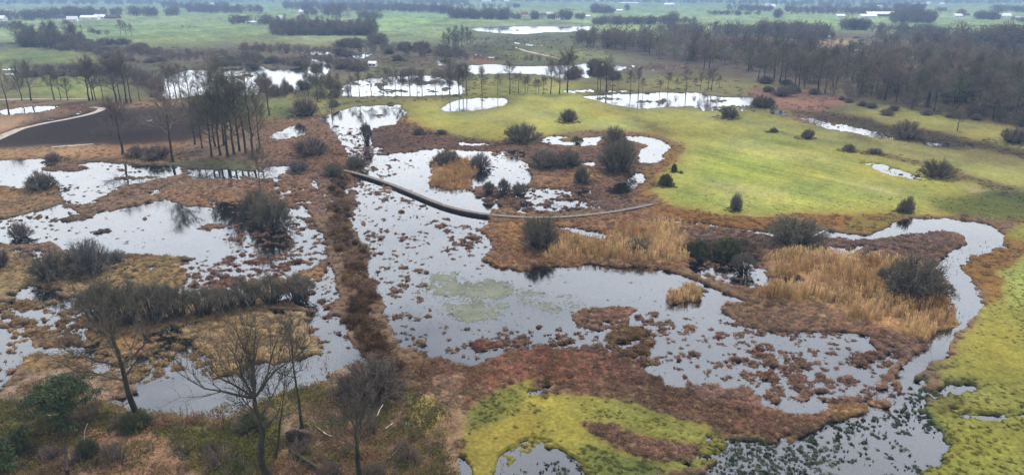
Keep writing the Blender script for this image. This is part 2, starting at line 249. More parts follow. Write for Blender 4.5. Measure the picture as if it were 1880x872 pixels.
def blur(a, n):
    if n < 1: return a
    for ax in (0, 1):
        k = 2 * n + 1
        p = np.concatenate([np.repeat(np.take(a, [0], ax), n + 1, ax), a, np.repeat(np.take(a, [-1], ax), n, ax)], ax)
        c = np.cumsum(p, ax, dtype=np.float64)
        a = ((np.take(c, range(k, c.shape[ax]), ax) - np.take(c, range(0, c.shape[ax] - k), ax)) / k).astype(np.float32)
    return a

# ragged zone borders: the colour map is read a metre or two off its place
wx = fbm(GX, GY, 9, 3, 71) * 2.2; wy = fbm(GX, GY, 9, 3, 81) * 2.2
T2 = (GX + wx) / (GY + wy); S2 = H / (GY + wy)
ci = np.clip(np.round((T2 + TM) / (2 * TM) * (NC - 1)).astype(int), 0, NC - 1)
ri = np.clip(np.round(np.interp(S2, SV, np.arange(NR))).astype(int), 0, NR - 1)
Lm = blur(blur(Lm[ri, ci] * .6 + Lm * .4, 1), 1); Am = blur(Am, 3)
Cm = np.stack([blur(blur(blur(Cm[ri, ci, k], 4), 3), 1) * .6 + blur(Cm[ri, ci, k], 2) * .4 for k in range(3)], -1)
gm_ = np.clip((Cm[..., 1] - Cm[..., 0] + 12) / 10, 0, 1)[..., None]
Cb = np.stack([blur(blur(Cm[..., k], 8), 6) for k in range(3)], -1); Cm = Cm + (Cb - Cm) * gm_ * .8
Vm = blur(Vm[ri, ci], 1); Rm = blur(Rm[ri, ci], 1); Km = blur(Km[ri, ci], 1); Wm = blur(Wm, 2)

n1 = .34 * fbm(GX, GY * .8, 6, 2, 5) + .95 * fbm(GX * .8, GY, .95, 2, 6, .6) + .42 * fbm(GX, GY, .36, 2, 8) * np.clip((125 - GY) / 50, 0, 1)
Zt = Lm + Am * n1 - .5                                # over 0: plants
Sm = np.clip((Am - .50) * 8, 0, 1) * np.clip((.60 - Lm) * 8, 0, 1)    # broken marsh
Zm = Zt - Sm * .30                                    # over 0: land
n2 = fbm(GX, GY, 14, 3, 9); n3 = fbm(GX, GY, 1.1, 2, 21)
GZ = np.clip(Zm * 1.3, -.5, .30) + np.where(Zm > 0, .02 + np.clip(Zm, 0, .4) * (.25 * n2 + .16 * n3 * (Vm + Wm * .6 + .12)), 0)
GZ = np.maximum(GZ, np.where(Zm > 0, .012, -.5)).astype(np.float32)

base = lin(Cm)
big = fbm(GX, GY * .6, 60, 3, 31); mid = fbm(GX, GY * .7, 9, 5, 41, .65); fine = fbm(GX, GY, .8, 3, 51, .8); hue = fbm(GX, GY, 16, 3, 61)
green = np.clip((Cm[..., 1] - Cm[..., 0]) / 14 + .6, 0, 1)
var = 1 + .16 * big + .26 * mid + .26 * fine + .30 * fbm(GX, GY * .35, 22, 3, 45) * np.clip((GY - 120) / 120, 0, 1)
# mown and trampled streaks run across the meadow
sa = np.array(at(1800, 320)) - np.array(at(1230, 215)); sa /= np.linalg.norm(sa)
streak = fbm((GX * sa[0] + GY * sa[1]) / 9, -GX * sa[1] + GY * sa[0], 3.0, 4, 47, .7); var = var + .24 * streak * green; hue = hue + .5 * streak * green
col = base * np.clip(var, .35, 1.9)[..., None]
hue = hue + .8 * mid * green; col[..., 0] *= 1 + .12 * hue; col[..., 1] *= 1 + .03 * hue; col[..., 2] *= 1 - .15 * hue
KALB0 = .53
mud = np.clip((.10 - Zm) / .12, 0, 1)[..., None]
col = col * (1 - mud * .35)
deep = np.clip((-Zm - .02) / .22, 0, 1)[..., None] * (Zm < 0)[..., None]; col = col * (1 - deep) + np.array([.050, .054, .048]) / KALB0 * (1 + .5 * fbm(GX, GY, 3, 3, 91)[..., None]) * deep
grey = col.mean(-1, keepdims=True); col = grey + (col - grey) * .88
KALB = .53
col = np.clip(col * KALB, .004, .6)

# ------------------------------------------------------------------ materials
def nodes_of(m):
    m.use_nodes = True; nt = m.node_tree; return nt, nt.nodes, nt.links, nt.nodes['Principled BSDF']

def mat_attr(name, rough=.95, spread=.0, scale=3.0, bump=0.0, rnd=.0, gain=1.0):
    """vertex colour of the plant or soil itself, broken up by procedural noise"""
    m = bpy.data.materials.new(name); nt, N, Lk, b = nodes_of(m)
    a = N.new('ShaderNodeVertexColor'); a.layer_name = 'Col'
    out = a.outputs['Color']
    geo = N.new('ShaderNodeNewGeometry')
    nz = N.new('ShaderNodeTexNoise'); nz.inputs['Scale'].default_value = scale; nz.inputs['Detail'].default_value = 4
    Lk.new(geo.outputs['Position'], nz.inputs['Vector'])
    mr = N.new('ShaderNodeMapRange'); mr.inputs['To Min'].default_value = gain * (1 - spread); mr.inputs['To Max'].default_value = gain * (1 + spread)
    mr.inputs['From Min'].default_value = .25; mr.inputs['From Max'].default_value = .75
    Lk.new(nz.outputs['Fac'], mr.inputs['Value'])
    mx = N.new('ShaderNodeMix'); mx.data_type = 'RGBA'; mx.blend_type = 'MULTIPLY'; mx.inputs[0].default_value = 1
    Lk.new(out, mx.inputs[6]); Lk.new(mr.outputs['Result'], mx.inputs[7])
    Lk.new(mx.outputs[2], b.inputs['Base Color'])
    b.inputs['Roughness'].default_value = rough; b.inputs['Specular IOR Level'].default_value = .03
    if bump:
        bp = N.new('ShaderNodeBump'); bp.inputs['Strength'].default_value = bump; bp.inputs['Distance'].default_value = .3
        Lk.new(nz.outputs['Fac'], bp.inputs['Height']); Lk.new(bp.outputs['Normal'], b.inputs['Normal'])
    return m

def thin_leaf(m, amount):
    nt, N, Lk, b = nodes_of(m); src = b.inputs['Base Color'].links[0].from_socket
    tr = N.new('ShaderNodeBsdfTranslucent'); Lk.new(src, tr.inputs['Color'])
    mx = N.new('ShaderNodeMixShader'); mx.inputs[0].default_value = amount
    Lk.new(b.outputs[0], mx.inputs[1]); Lk.new(tr.outputs[0], mx.inputs[2]); Lk.new(mx.outputs[0], N['Material Output'].inputs['Surface'])

def mat_noise(name, c1, c2, scale=2.0, rough=.9, rnd=0.0, bump=0.0, stretch=None):
    """two albedos mixed by noise; rnd shifts the brightness from object to object"""
    m = bpy.data.materials.new(name); nt, N, Lk, b = nodes_of(m)
    tc = N.new('ShaderNodeTexCoord'); mp = N.new('ShaderNodeMapping')
    if stretch: mp.inputs['Scale'].default_value = stretch
    nz = N.new('ShaderNodeTexNoise'); nz.inputs['Scale'].default_value = scale; nz.inputs['Detail'].default_value = 5
    Lk.new(tc.outputs['Object'], mp.inputs['Vector']); Lk.new(mp.outputs['Vector'], nz.inputs['Vector'])
    rp = N.new('ShaderNodeValToRGB'); rp.color_ramp.elements[0].position = .33; rp.color_ramp.elements[1].position = .67
    rp.color_ramp.elements[0].color = (*c1, 1); rp.color_ramp.elements[1].color = (*c2, 1)
    Lk.new(nz.outputs['Fac'], rp.inputs['Fac'])
    out = rp.outputs['Color']
    if rnd:
        oi = N.new('ShaderNodeObjectInfo'); mr = N.new('ShaderNodeMapRange')
        mr.inputs['To Min'].default_value = 1 - rnd; mr.inputs['To Max'].default_value = 1 + rnd
        Lk.new(oi.outputs['Random'], mr.inputs['Value'])
        mx = N.new('ShaderNodeMix'); mx.data_type = 'RGBA'; mx.blend_type = 'MULTIPLY'; mx.inputs[0].default_value = 1
        Lk.new(out, mx.inputs[6]); Lk.new(mr.outputs['Result'], mx.inputs[7]); out = mx.outputs[2]
    Lk.new(out, b.inputs['Base Color']); b.inputs['Roughness'].default_value = rough; b.inputs['Specular IOR Level'].default_value = .2
    if bump:
        bp = N.new('ShaderNodeBump'); bp.inputs['Strength'].default_value = bump; bp.inputs['Distance'].default_value = .05
        Lk.new(nz.outputs['Fac'], bp.inputs['Height']); Lk.new(bp.outputs['Normal'], b.inputs['Normal'])
    return m

M = {}
M['ground'] = mat_attr('ground', .95, .30, 2.6, .5)
M['plant'] = mat_attr('plant', .8, .20, .7)
thin_leaf(M['plant'], .45)
M['bark'] = mat_noise('bark', (.022, .019, .015), (.058, .050, .040), 3, .95, .25, .4, (1, 1, .25))
M['bark_mossy'] = mat_noise('bark_mossy', (.018, .016, .012), (.052, .054, .024), 1.2, .95, .1, .4, (1, 1, .4))
M['twig_grey'] = mat_noise('twig_grey', (.108, .084, .064), (.165, .130, .102), .5, .9, .28)
M['twig_olive'] = mat_noise('twig_olive', (0.077, 0.077, 0.045), (0.138, 0.130, 0.075), .5, .9, .2)
M['twig_hero'] = mat_noise('twig_hero', (.030, .027, .020), (.085, .072, .050), .8, .9, .05)
M['willow_olive'] = mat_noise('willow_olive', (.094, .084, .058), (.175, .152, .108), .6, .9, .15)
M['willow_grey'] = mat_noise('willow_grey', (0.111, 0.104, 0.094), (0.208, 0.195, 0.176), .6, .9, .12)
M['willow_brown'] = mat_noise('willow_brown', (.112, .086, .072), (.20, .155, .128), .6, .9, .15)
M['gorse'] = mat_noise('gorse', (.045, .050, .018), (.105, .108, .042), .9, .9, .1)
M['needles'] = mat_noise('needles', (.030, .048, .016), (.085, .112, .040), .8, .7, .15)
M['wood'] = mat_noise('wood', (.095, .080, .064), (.18, .155, .13), 1.6, .85, 0, .3)
M['wood_dark'] = mat_noise('wood_dark', (.018, .015, .012), (.05, .042, .034), 2, .9)
M['bare_wood'] = mat_noise('bare_wood', (.34, .29, .22), (.62, .56, .46), 2.5, .8)
M['soil'] = mat_noise('soil', (.030, .022, .018), (.085, .062, .048), 4, .95, 0, .8)
M['sand'] = mat_noise('sand', (.24, .205, .165), (.34, .30, .25), .6, .95)
M['white_wall'] = mat_noise('white_wall', (.62, .62, .60), (.78, .78, .76), .4, .8, .12)
M['brick_wall'] = mat_noise('brick_wall', (.16, .075, .055), (.24, .12, .09), .8, .9, .2)
M['pale_roof'] = mat_noise('pale_roof', (.55, .56, .57), (.75, .76, .78), .3, .5, .15)
M['dark_roof'] = mat_noise('dark_roof', (.04, .036, .036), (.08, .068, .062), .5, .7, .2)
M['red_roof'] = mat_noise('red_roof', (.16, .06, .04), (.24, .09, .06), .5, .8, .2)
M['glass'] = mat_noise('glass', (.02, .025, .03), (.03, .035, .04), .5, .15)
M['lily'] = mat_noise('lily', (.060, .068, .040), (.115, .12, .08), .25, .55)

def water_material():
    """shallow marsh water: mirrors the sky, lets the dark floor show through"""
    m = bpy.data.materials.new('marsh_water'); nt, N, Lk, b = nodes_of(m); N.remove(b)
    geo = N.new('ShaderNodeNewGeometry')
    def noise(scale, detail, lo, hi, stretch=None):
        nz = N.new('ShaderNodeTexNoise'); nz.inputs['Scale'].default_value = scale; nz.inputs['Detail'].default_value = detail
        if stretch:
            mp = N.new('ShaderNodeMapping'); mp.inputs['Scale'].default_value = stretch; Lk.new(geo.outputs['Position'], mp.inputs['Vector']); Lk.new(mp.outputs['Vector'], nz.inputs['Vector'])
        else: Lk.new(geo.outputs['Position'], nz.inputs['Vector'])
        mr = N.new('ShaderNodeMapRange'); mr.inputs['From Min'].default_value = .38; mr.inputs['From Max'].default_value = .62; mr.inputs['To Min'].default_value = lo; mr.inputs['To Max'].default_value = hi
        Lk.new(nz.outputs['Fac'], mr.inputs['Value']); return nz.outputs['Fac'], mr.outputs['Result']
    _, rough = noise(.035, 4, .015, .08, (1, .5, 1)); ripple, _ = noise(1.7, 3, 0, 1); gust, gs = noise(.05, 3, .004, .030, (1, .6, 1))
    bp = N.new('ShaderNodeBump'); bp.inputs['Distance'].default_value = .05; Lk.new(gs, bp.inputs['Strength']); Lk.new(ripple, bp.inputs['Height'])
    fr = N.new('ShaderNodeFresnel'); fr.inputs['IOR'].default_value = 2.1; Lk.new(bp.outputs['Normal'], fr.inputs['Normal'])
    gl = N.new('ShaderNodeBsdfGlossy'); gl.inputs['Color'].default_value = (.97, .98, 1, 1); Lk.new(rough, gl.inputs['Roughness']); Lk.new(bp.outputs['Normal'], gl.inputs['Normal'])
    tr = N.new('ShaderNodeBsdfTransparent'); tr.inputs['Color'].default_value = (.80, .82, .80, 1)
    mx = N.new('ShaderNodeMixShader'); Lk.new(fr.outputs[0], mx.inputs[0]); Lk.new(tr.outputs[0], mx.inputs[1]); Lk.new(gl.outputs[0], mx.inputs[2])
    Lk.new(mx.outputs[0], N['Material Output'].inputs['Surface'])
    return m
M['water'] = water_material()

# ------------------------------------------------------------------ mesh helpers
def mesh_np(name, v, faces, material, colors=None, smooth=False):
    """faces: list of int arrays (n,3) or (n,4)"""
    me = bpy.data.meshes.new(name)
    v = np.asarray(v, np.float32); faces = [np.asarray(f, np.int32) for f in faces if len(f)]
    nl = sum(f.size for f in faces); nf = sum(len(f) for f in faces)
    me.vertices.add(len(v)); me.loops.add(nl); me.polygons.add(nf)
    me.vertices.foreach_set('co', v.ravel())
    me.loops.foreach_set('vertex_index', np.concatenate([f.ravel() for f in faces]))
    tot = np.concatenate([np.full(len(f), f.shape[1], np.int32) for f in faces])
    me.polygons.foreach_set('loop_start', np.concatenate([[0], np.cumsum(tot)[:-1]]).astype(np.int32))
    me.polygons.foreach_set('loop_total', tot)
    if smooth: me.polygons.foreach_set('use_smooth', np.ones(nf, bool))
    if colors is not None:
        ca = me.color_attributes.new('Col', 'FLOAT_COLOR', 'POINT')
        c4 = np.ones((len(v), 4), np.float32); c4[:, :3] = colors
        ca.data.foreach_set('color', c4.ravel())
    me.materials.append(material); me.update(); me.validate()
    return me

def link(name, me, parent=None, **props):
    o = bpy.data.objects.new(name, me); C.objects.link(o)
    if parent is not None: o.parent = parent
    for k, v in props.items():
        if v is not None: o[k] = v
    return o

def empty(name, loc, label, cat, group=None, rz=0.0, sc=(1, 1, 1)):
    o = bpy.data.objects.new(name, None); C.objects.link(o); o.empty_display_size = .5
    o.location = loc; o.rotation_euler = (0, 0, rz); o.scale = sc
    o['label'] = label; o['category'] = cat
    if group: o['group'] = group
    return o

class MB:
    def __init__(s): s.v = []; s.f = []
    def add(s, v, f):
        b = len(s.v); s.v += [tuple(q) for q in v]; s.f += [tuple(b + i for i in q) for q in f]
    def box(s, x0, x1, y0, y1, z0, z1):
        s.add([(x0, y0, z0), (x1, y0, z0), (x1, y1, z0), (x0, y1, z0), (x0, y0, z1), (x1, y0, z1), (x1, y1, z1), (x0, y1, z1)],
              [(0, 3, 2, 1), (4, 5, 6, 7), (0, 1, 5, 4), (1, 2, 6, 5), (2, 3, 7, 6), (3, 0, 4, 7)])
    def build(s, name, material, parent=None, **p):
        me = bpy.data.meshes.new(name); me.from_pydata(s.v, [], s.f); me.materials.append(material); me.update()
        return link(name, me, parent, **p)

def tubes(segs, sides):
    """segs: array (n, 8): p0, p1, r0, r1 -> open tapered prisms"""
    s = np.asarray(segs, float); n = len(s)
    d = s[:, 3:6] - s[:, 0:3]; d /= np.linalg.norm(d, axis=1, keepdims=True) + 1e-9
    ref = np.where(np.abs(d[:, 2:3]) > .9, [[1., 0, 0]], [[0, 0, 1.]])
    u = np.cross(d, ref); u /= np.linalg.norm(u, axis=1, keepdims=True); w = np.cross(d, u)
    a = np.arange(sides) * 2 * math.pi / sides
    ring = u[:, None] * np.cos(a)[None, :, None] + w[:, None] * np.sin(a)[None, :, None]
    v0 = s[:, None, 0:3] + ring * s[:, 6][:, None, None]; v1 = s[:, None, 3:6] + ring * s[:, 7][:, None, None]
    v = np.concatenate([v0, v1], 1).reshape(-1, 3)
    i = np.arange(sides); j = (i + 1) % sides
    q = np.stack([i, j, j + sides, i + sides], 1)
    f = (np.arange(n)[:, None, None] * 2 * sides + q[None]).reshape(-1, 4)
    return v, f

def unit(v): return v / (np.linalg.norm(v) + 1e-9)

def grow(seed, h, r0, crown=.4, spread=.38, limbs=13, subs=6, twigs=6, up=.35, lean=(0, 0), fork=0, twr=.022, droop=0.0, tl=1.0):
    """a leafless tree: returns (trunk segments, crown segments)"""
    g = np.random.default_rng(seed); trunk = []; br = []
    n = 9; p = np.zeros(3); pts = [p.copy()]
    top = h * (.55 if fork else .86)
    for i in range(n):
        p = p + np.array([lean[0] * top / n + g.normal(0, .006 * h), lean[1] * top / n + g.normal(0, .006 * h), top / n]); pts.append(p.copy())
    rad = [r0 * (1.35 if i == 0 else 1) * (1 - (.55 if fork else .80) * i / n) for i in range(n + 1)]
    for i in range(n): trunk.append([*pts[i], *pts[i + 1], rad[i], rad[i + 1]])
    def limb(p, d, L, r, lev, nseg):
        out = []; q = p.copy()
        for k in range(nseg):
            d = unit(d + g.normal(0, .16, 3) + np.array([0, 0, (up if lev < 3 else up * .5) / nseg - droop * .3]))
            e = q + d * L / nseg; ra = r * (1 - .75 * k / nseg); rb = r * (1 - .75 * (k + 1) / nseg)
            br.append([*q, *e, ra, rb]); out.append((e.copy(), d.copy(), (k + 1) / nseg, rb)); q = e
        return out
    def side(d, ang):
        a = g.uniform(0, 2 * math.pi); x = unit(np.cross(d, g.normal(0, 1, 3)))
        return unit(d * math.cos(ang) + x * math.sin(ang))
    az = g.uniform(0, 6.28)
    for i in range(limbs):
        if fork and i < fork:
            q = pts[-1]; f = 1.0; el = g.uniform(.8, 1.25); L = h * .47; r = rad[-1] * .75
        else:
            f = crown + (1 - crown) * (i + .5) / limbs; f = min(f, .98); k = f * n
            q = pts[int(k)] + (pts[min(int(k) + 1, n)] - pts[int(k)]) * (k - int(k)); el = .35 + .75 * (f - crown) / (1 - crown) + g.uniform(-.15, .25)
            L = h * spread * (1.05 - .45 * (f - crown) / (1 - crown)) * g.uniform(.75, 1.15); r = max(np.interp(f, [0, 1], [r0, r0 * .25]) * .55, twr * 1.6)
        az += 2.4 + g.uniform(-.5, .5)
        d = np.array([math.cos(az) * math.cos(el), math.sin(az) * math.cos(el), math.sin(el)])
        nodes = limb(q, d, L, r, 1, 5)
        for m in range(subs):
            e, dd, fr, rr = nodes[min(4, int(1 + m * 4 / subs))]
            n2 = limb(e, side(dd, g.uniform(.4, .9)), L * g.uniform(.35, .6) * (1.1 - .4 * fr), max(rr * .6, twr * 1.3), 2, 3)
            for t in range(twigs):
                e2, d2, f2, r2 = n2[min(2, t * 3 // twigs)]
                n3 = limb(e2, side(d2, g.uniform(.3, .9)), tl * h * .085 * g.uniform(.6, 1.4), twr, 3, 2)
                for w in range(2):
                    e3, d3, _, _ = n3[w]
                    limb(e3, side(d3, g.uniform(.4, .9)), tl * h * .05 * g.uniform(.6, 1.3), twr * .75, 4, 1)
    return np.array(trunk), np.array(br)

def tree_meshes(seed, h, r0, bark, twig, **k):
    t, b = grow(seed, h, r0, **k)
    v, f = tubes(t, 7); mt = mesh_np('trunk', v, [f], bark, smooth=True)
    thick = np.maximum(b[:, 6], b[:, 7]); v1, f1 = tubes(b[thick > .05], 5) if (thick > .05).any() else (np.zeros((0, 3)), np.zeros((0, 4), int))
    v2, f2 = tubes(b[thick <= .05], 3)
    mc = mesh_np('crown', np.concatenate([v1, v2]), [np.concatenate([f1, f2 + len(v1)])], twig)
    return mt, mc

def make_tree(name, meshes, x, y, z, s, rz, label, group=None, cat='tree', tilt=(0, 0)):
    o = empty(name, (x, y, z), label, cat, group, rz, (s[0], s[0], s[1]) if isinstance(s, tuple) else (s, s, s))
    if tilt != (0, 0): o.rotation_euler = (tilt[0], tilt[1], rz)
    for me in meshes: link(me.name.split('.')[0], me, o)
    return o

def shrub_meshes(seed, twig, bark=None, stems=95, dense=22, twr=.0075, floor=.0, erect=0.0):
    """a many-stemmed bush about 2 units wide and 1 high, grown from its base; twigs end in a rounded, uneven dome"""
    g = np.random.default_rng(seed); st = []; tw = []; ph = g.uniform(0, 6, 4)
    def dome(p):
        az = math.atan2(p[1], p[0]); k = .92 + .20 * math.sin(2 * az + ph[0]) + .16 * math.sin(3 * az + ph[1]) + .07 * math.sin(7 * az + ph[2] + 4 * p[2]) + .10 * math.sin(5 * p[2] + ph[3])
        return math.sqrt(p[0] ** 2 + p[1] ** 2 + p[2] ** 2) / k
    for i in range(stems):
        az = g.uniform(0, 6.283); rr = math.sqrt(g.uniform(0, 1)) * (1 - .35 * erect)
        tip = np.array([math.cos(az) * rr * .97, math.sin(az) * rr * .97, math.sqrt(max(0.02, 1 - rr ** 2)) * g.uniform(.66, .95)])
        base_ = np.array([math.cos(az) * rr * .35, math.sin(az) * rr * .35, -.04]) + g.normal(0, .05, 3) * [1, 1, 0]
        midp = base_ * .45 + tip * .55 + np.array([0, 0, .10]) + g.normal(0, .05, 3)
        pts = [base_ * (1 - t) ** 2 + midp * 2 * t * (1 - t) + tip * t * t for t in (0, .3, .55, .78, 1.0)]
        for k in range(4): st.append([*pts[k], *pts[k + 1], twr * 2.2 * (1 - .2 * k), twr * 2.2 * (.8 - .2 * k) + .002])
        for w in range(dense):
            t = g.uniform(.2 + floor * 1.6, 1.0); k = min(int(t * 4), 3); q = pts[k] + (pts[k + 1] - pts[k]) * (t * 4 - k)
            d = unit(unit(pts[k + 1] - pts[k]) + g.normal(0, .6, 3) + [0, 0, .10]); L = g.uniform(.10, .26)
            e = q + d * L * .6; d2 = unit(d + g.normal(0, .3, 3) + [0, 0, .15]); e2 = e + d2 * L * .5
            if dome(e2) > 1.0 + abs(g.normal(0, .05)): 
                f_ = 1 / dome(e2); e2 = e2 * min(1, f_ * 1.02); e = (q + e2) / 2 + g.normal(0, .01, 3)
            tw.append([*q, *e, twr, twr * .8]); tw.append([*e, *e2, twr * .8, twr * .35])
            d3 = unit(d + g.normal(0, .7, 3)); tw.append([*e, *(e + d3 * L * .4), twr * .7, twr * .35])
            d3 = unit(d + g.normal(0, .7, 3)); tw.append([*e2, *(e2 + d3 * L * .25), twr * .5, twr * .3])
    v, f = tubes(np.array(st), 4); ms = mesh_np('stems', v, [f], bark or M['bark'])
    v, f = tubes(np.array(tw), 3); mc = mesh_np('crown', v, [f], twig)
    return ms, mc

# ------------------------------------------------------------------ ground and water
idx = np.arange(NR * NC).reshape(NR, NC)
quads = np.stack([idx[:-1, :-1], idx[1:, :-1], idx[1:, 1:], idx[:-1, 1:]], -1).reshape(-1, 4)
link('ground', mesh_np('ground', np.stack([GX, GY, GZ], -1).reshape(-1, 3), [quads], M['ground'], col.reshape(-1, 3), True), kind='structure')
wr = [26, 60, 120, 260, 600, 1500]
wv = []
for d in wr: wv += [(-1.1 * d, d, 0), (1.1 * d, d, 0)]
link('water', mesh_np('water', wv, [np.array([[2 * i, 2 * i + 1, 2 * i + 3, 2 * i + 2] for i in range(len(wr) - 1)])], M['water']), kind='structure')

def sample(arr, x, y):
    t = x / y; s = H / y
    fc = np.clip((t + TM) / (2 * TM) * (NC - 1), 0, NC - 1.001); fr = np.clip(np.interp(s, SV, np.arange(NR)), 0, NR - 1.001)
    c = fc.astype(int); r = fr.astype(int); a = fc - c; b = fr - r
    if arr.ndim == 3: a = a[:, None]; b = b[:, None]
    return (arr[r, c] * (1 - a) + arr[r, c + 1] * a) * (1 - b) + (arr[r + 1, c] * (1 - a) + arr[r + 1, c + 1] * a) * b

def gz(x, y): return float(sample(GZ, np.array([x]), np.array([y]))[0])

# sandy paths laid a few millimetres over the ground
def ribbon(name, pts, w, material, lift=.03, **p):
    c = np.array([at(*q) for q in pts]); 
    k = np.linspace(0, len(c) - 1, len(c) * 10); c = np.stack([np.interp(k, np.arange(len(c)), c[:, i]) for i in (0, 1)], 1)
    for _ in range(6): c[1:-1] = (c[:-2] + 2 * c[1:-1] + c[2:]) / 4
    d = np.gradient(c, axis=0); d /= np.linalg.norm(d, axis=1, keepdims=True); nrm = np.stack([-d[:, 1], d[:, 0]], 1)
    wj = w * (1 + .3 * fbm(k * 3, k * 0, 4, 2, 3))[:, None] / 2
    rows = [c + nrm * wj * q for q in (1, .33, -.33, -1)]
    v = np.concatenate(rows); z = np.maximum(sample(GZ, v[:, 0], v[:, 1]), .03) + lift
    n = len(c); f = [[r * n + i, (r + 1) * n + i, (r + 1) * n + i + 1, r * n + i + 1] for r in range(3) for i in range(n - 1)]
    return link(name, mesh_np(name, np.column_stack([v, z]), [np.array(f)], material, None, True), kind='structure', **p)
ribbon('path', [(-60, 285), (0, 255), (40, 238), (80, 229), (120, 222), (165, 212), (185, 205), (188, 201), (170, 199)], 2.6, M['sand'], .09)
ribbon('path', [(-60, 186), (0, 185), (60, 184), (110, 184), (160, 183)], 2.2, M['sand'], .08)
ribbon('path', [(95, 273), (120, 271), (150, 269), (172, 267)], 1.3, M['sand'], .08)
ribbon('path', [(945, 88), (965, 95), (990, 101), (1015, 106), (1030, 110)], 3.0, M['sand'], .08)

# ------------------------------------------------------------------ tussocks, rushes, reeds, scrub
def scatter(n, D0, D1, weight, seed, tmax=.95, power=2.0):
    """n random ground points, denser near the camera; kept by the weight map"""
    g = np.random.default_rng(seed)
    u = g.uniform(0, 1, n)
    a, b = D0 ** (2 - power + 1e-6), D1 ** (2 - power + 1e-6)
    d = D0 * (D1 / D0) ** u if power == 2.0 else (a + (b - a) * u) ** (1 / (2 - power + 1e-6))
    x = g.uniform(-tmax, tmax, n) * d
    keep = g.uniform(0, 1, n) < sample(weight, x, d)
    return x[keep], d[keep], g

def tuft_template(g, blades, length, width, lean, segs=2):
    v = []; f4 = []; f3 = []
    for i in range(blades):
        az = g.uniform(0, 6.283); L = length * g.uniform(.6, 1.15); ln = g.uniform(lean * .3, lean); r = .12 * length * g.uniform(0, 1.6)
        w = width * g.uniform(.7, 1.3); s = np.array([-math.sin(az + g.normal(0, .5)), math.cos(az), 0]) * w / 2
        o = np.array([math.cos(az) * r, math.sin(az) * r, -.05]); d = np.array([math.cos(az), math.sin(az), 0])
        p1 = o + d * L * math.sin(ln) * .45 + [0, 0, L * math.cos(ln) * .62]; p2 = o + d * L * math.sin(ln) * 1.1 + [0, 0, L * math.cos(ln) * (.9 - .35 * ln)]
        b = len(v); v += [o - s, o + s, p1 - s * .8, p1 + s * .8, p2]; f4.append([b, b + 1, b + 3, b + 2]); f3.append([b + 2, b + 3, b + 4])
    return np.array(v), np.array(f4), np.array(f3)

def tussock_template(g, blades, width, low=.42):
    """a fuzzy mound of short arching blades"""
    v = []; f3 = []
    for i in range(blades):
        az = g.uniform(0, 6.283); el = math.asin(g.uniform(.05, 1)); c = np.array([math.cos(az) * math.cos(el), math.sin(az) * math.cos(el), math.sin(el) * low])
        a = c * g.uniform(.08, .26) + g.normal(0, .05, 3) * [1, 1, .3]; tip = c * g.uniform(.38, .90) + g.normal(0, .07, 3) + [0, 0, .02]
        s = unit(np.cross(c, g.normal(0, 1, 3))) * width * g.uniform(.6, 1.3); b = len(v); v += [a - s, a + s, tip]; f3.append([b, b + 1, b + 2])
    b = len(v); n = 6; ph = g.uniform(0, 6)
    for r, z in ((.40, -.08), (.27, .16)):
        for i in range(n):
            q = r * (1 + .25 * math.sin(i * 2.1 + ph)); v.append(np.array([math.cos(i / n * 6.283) * q, math.sin(i / n * 6.283) * q, z * low * 1.7]))
    v.append(np.array([0, 0, .23 * low * 1.7])); f4 = []
    for i in range(n): j = (i + 1) % n; f4.append([b + i, b + j, b + n + j, b + n + i]); f3.append([b + n + i, b + n + j, b + 2 * n])
    return np.array(v), np.array(f4), np.array(f3)

def plant_field(name, x, y, z, size, colr, templates, seed, sy=None, jit=.34, **props):
    g = np.random.default_rng(seed); which = g.integers(0, len(templates), len(x)); V = []; Q = []; T = []; CL = []; off = 0
    for k, (tv, q, t) in enumerate(templates):
        m = np.where(which == k)[0]; n = len(m)
        if not n: continue
        a = g.uniform(0, 6.283, n); ca, sa = np.cos(a)[:, None], np.sin(a)[:, None]; s = size[m][:, None]
        X = (tv[:, 0] * ca - tv[:, 1] * sa) * s + x[m][:, None]; Y = (tv[:, 0] * sa + tv[:, 1] * ca) * s + y[m][:, None]
        Z = tv[:, 2] * (s if sy is None else sy[m][:, None]) + z[m][:, None]
        V.append(np.stack([X, Y, Z], -1).reshape(-1, 3)); nv = len(tv)
        ofs = (np.arange(n) * nv + off)[:, None, None]
        Q.append((q[None] + ofs).reshape(-1, q.shape[1])); 
        if len(t): T.append((t[None] + ofs).reshape(-1, 3))
        c = colr[m][:, None, :] * (1 + g.uniform(-jit, jit, (n, nv, 1))) * (1 + g.uniform(-.08, .08, (n, 1, 3)))
        CL.append(c.reshape(-1, 3)); off += n * nv
    if not V: return
    faces = [np.concatenate(Q)] + ([np.concatenate(T)] if T else [])
    return link(name, mesh_np(name, np.concatenate(V), faces, M['plant'], np.clip(np.concatenate(CL), .003, .8)), kind='stuff', **props)

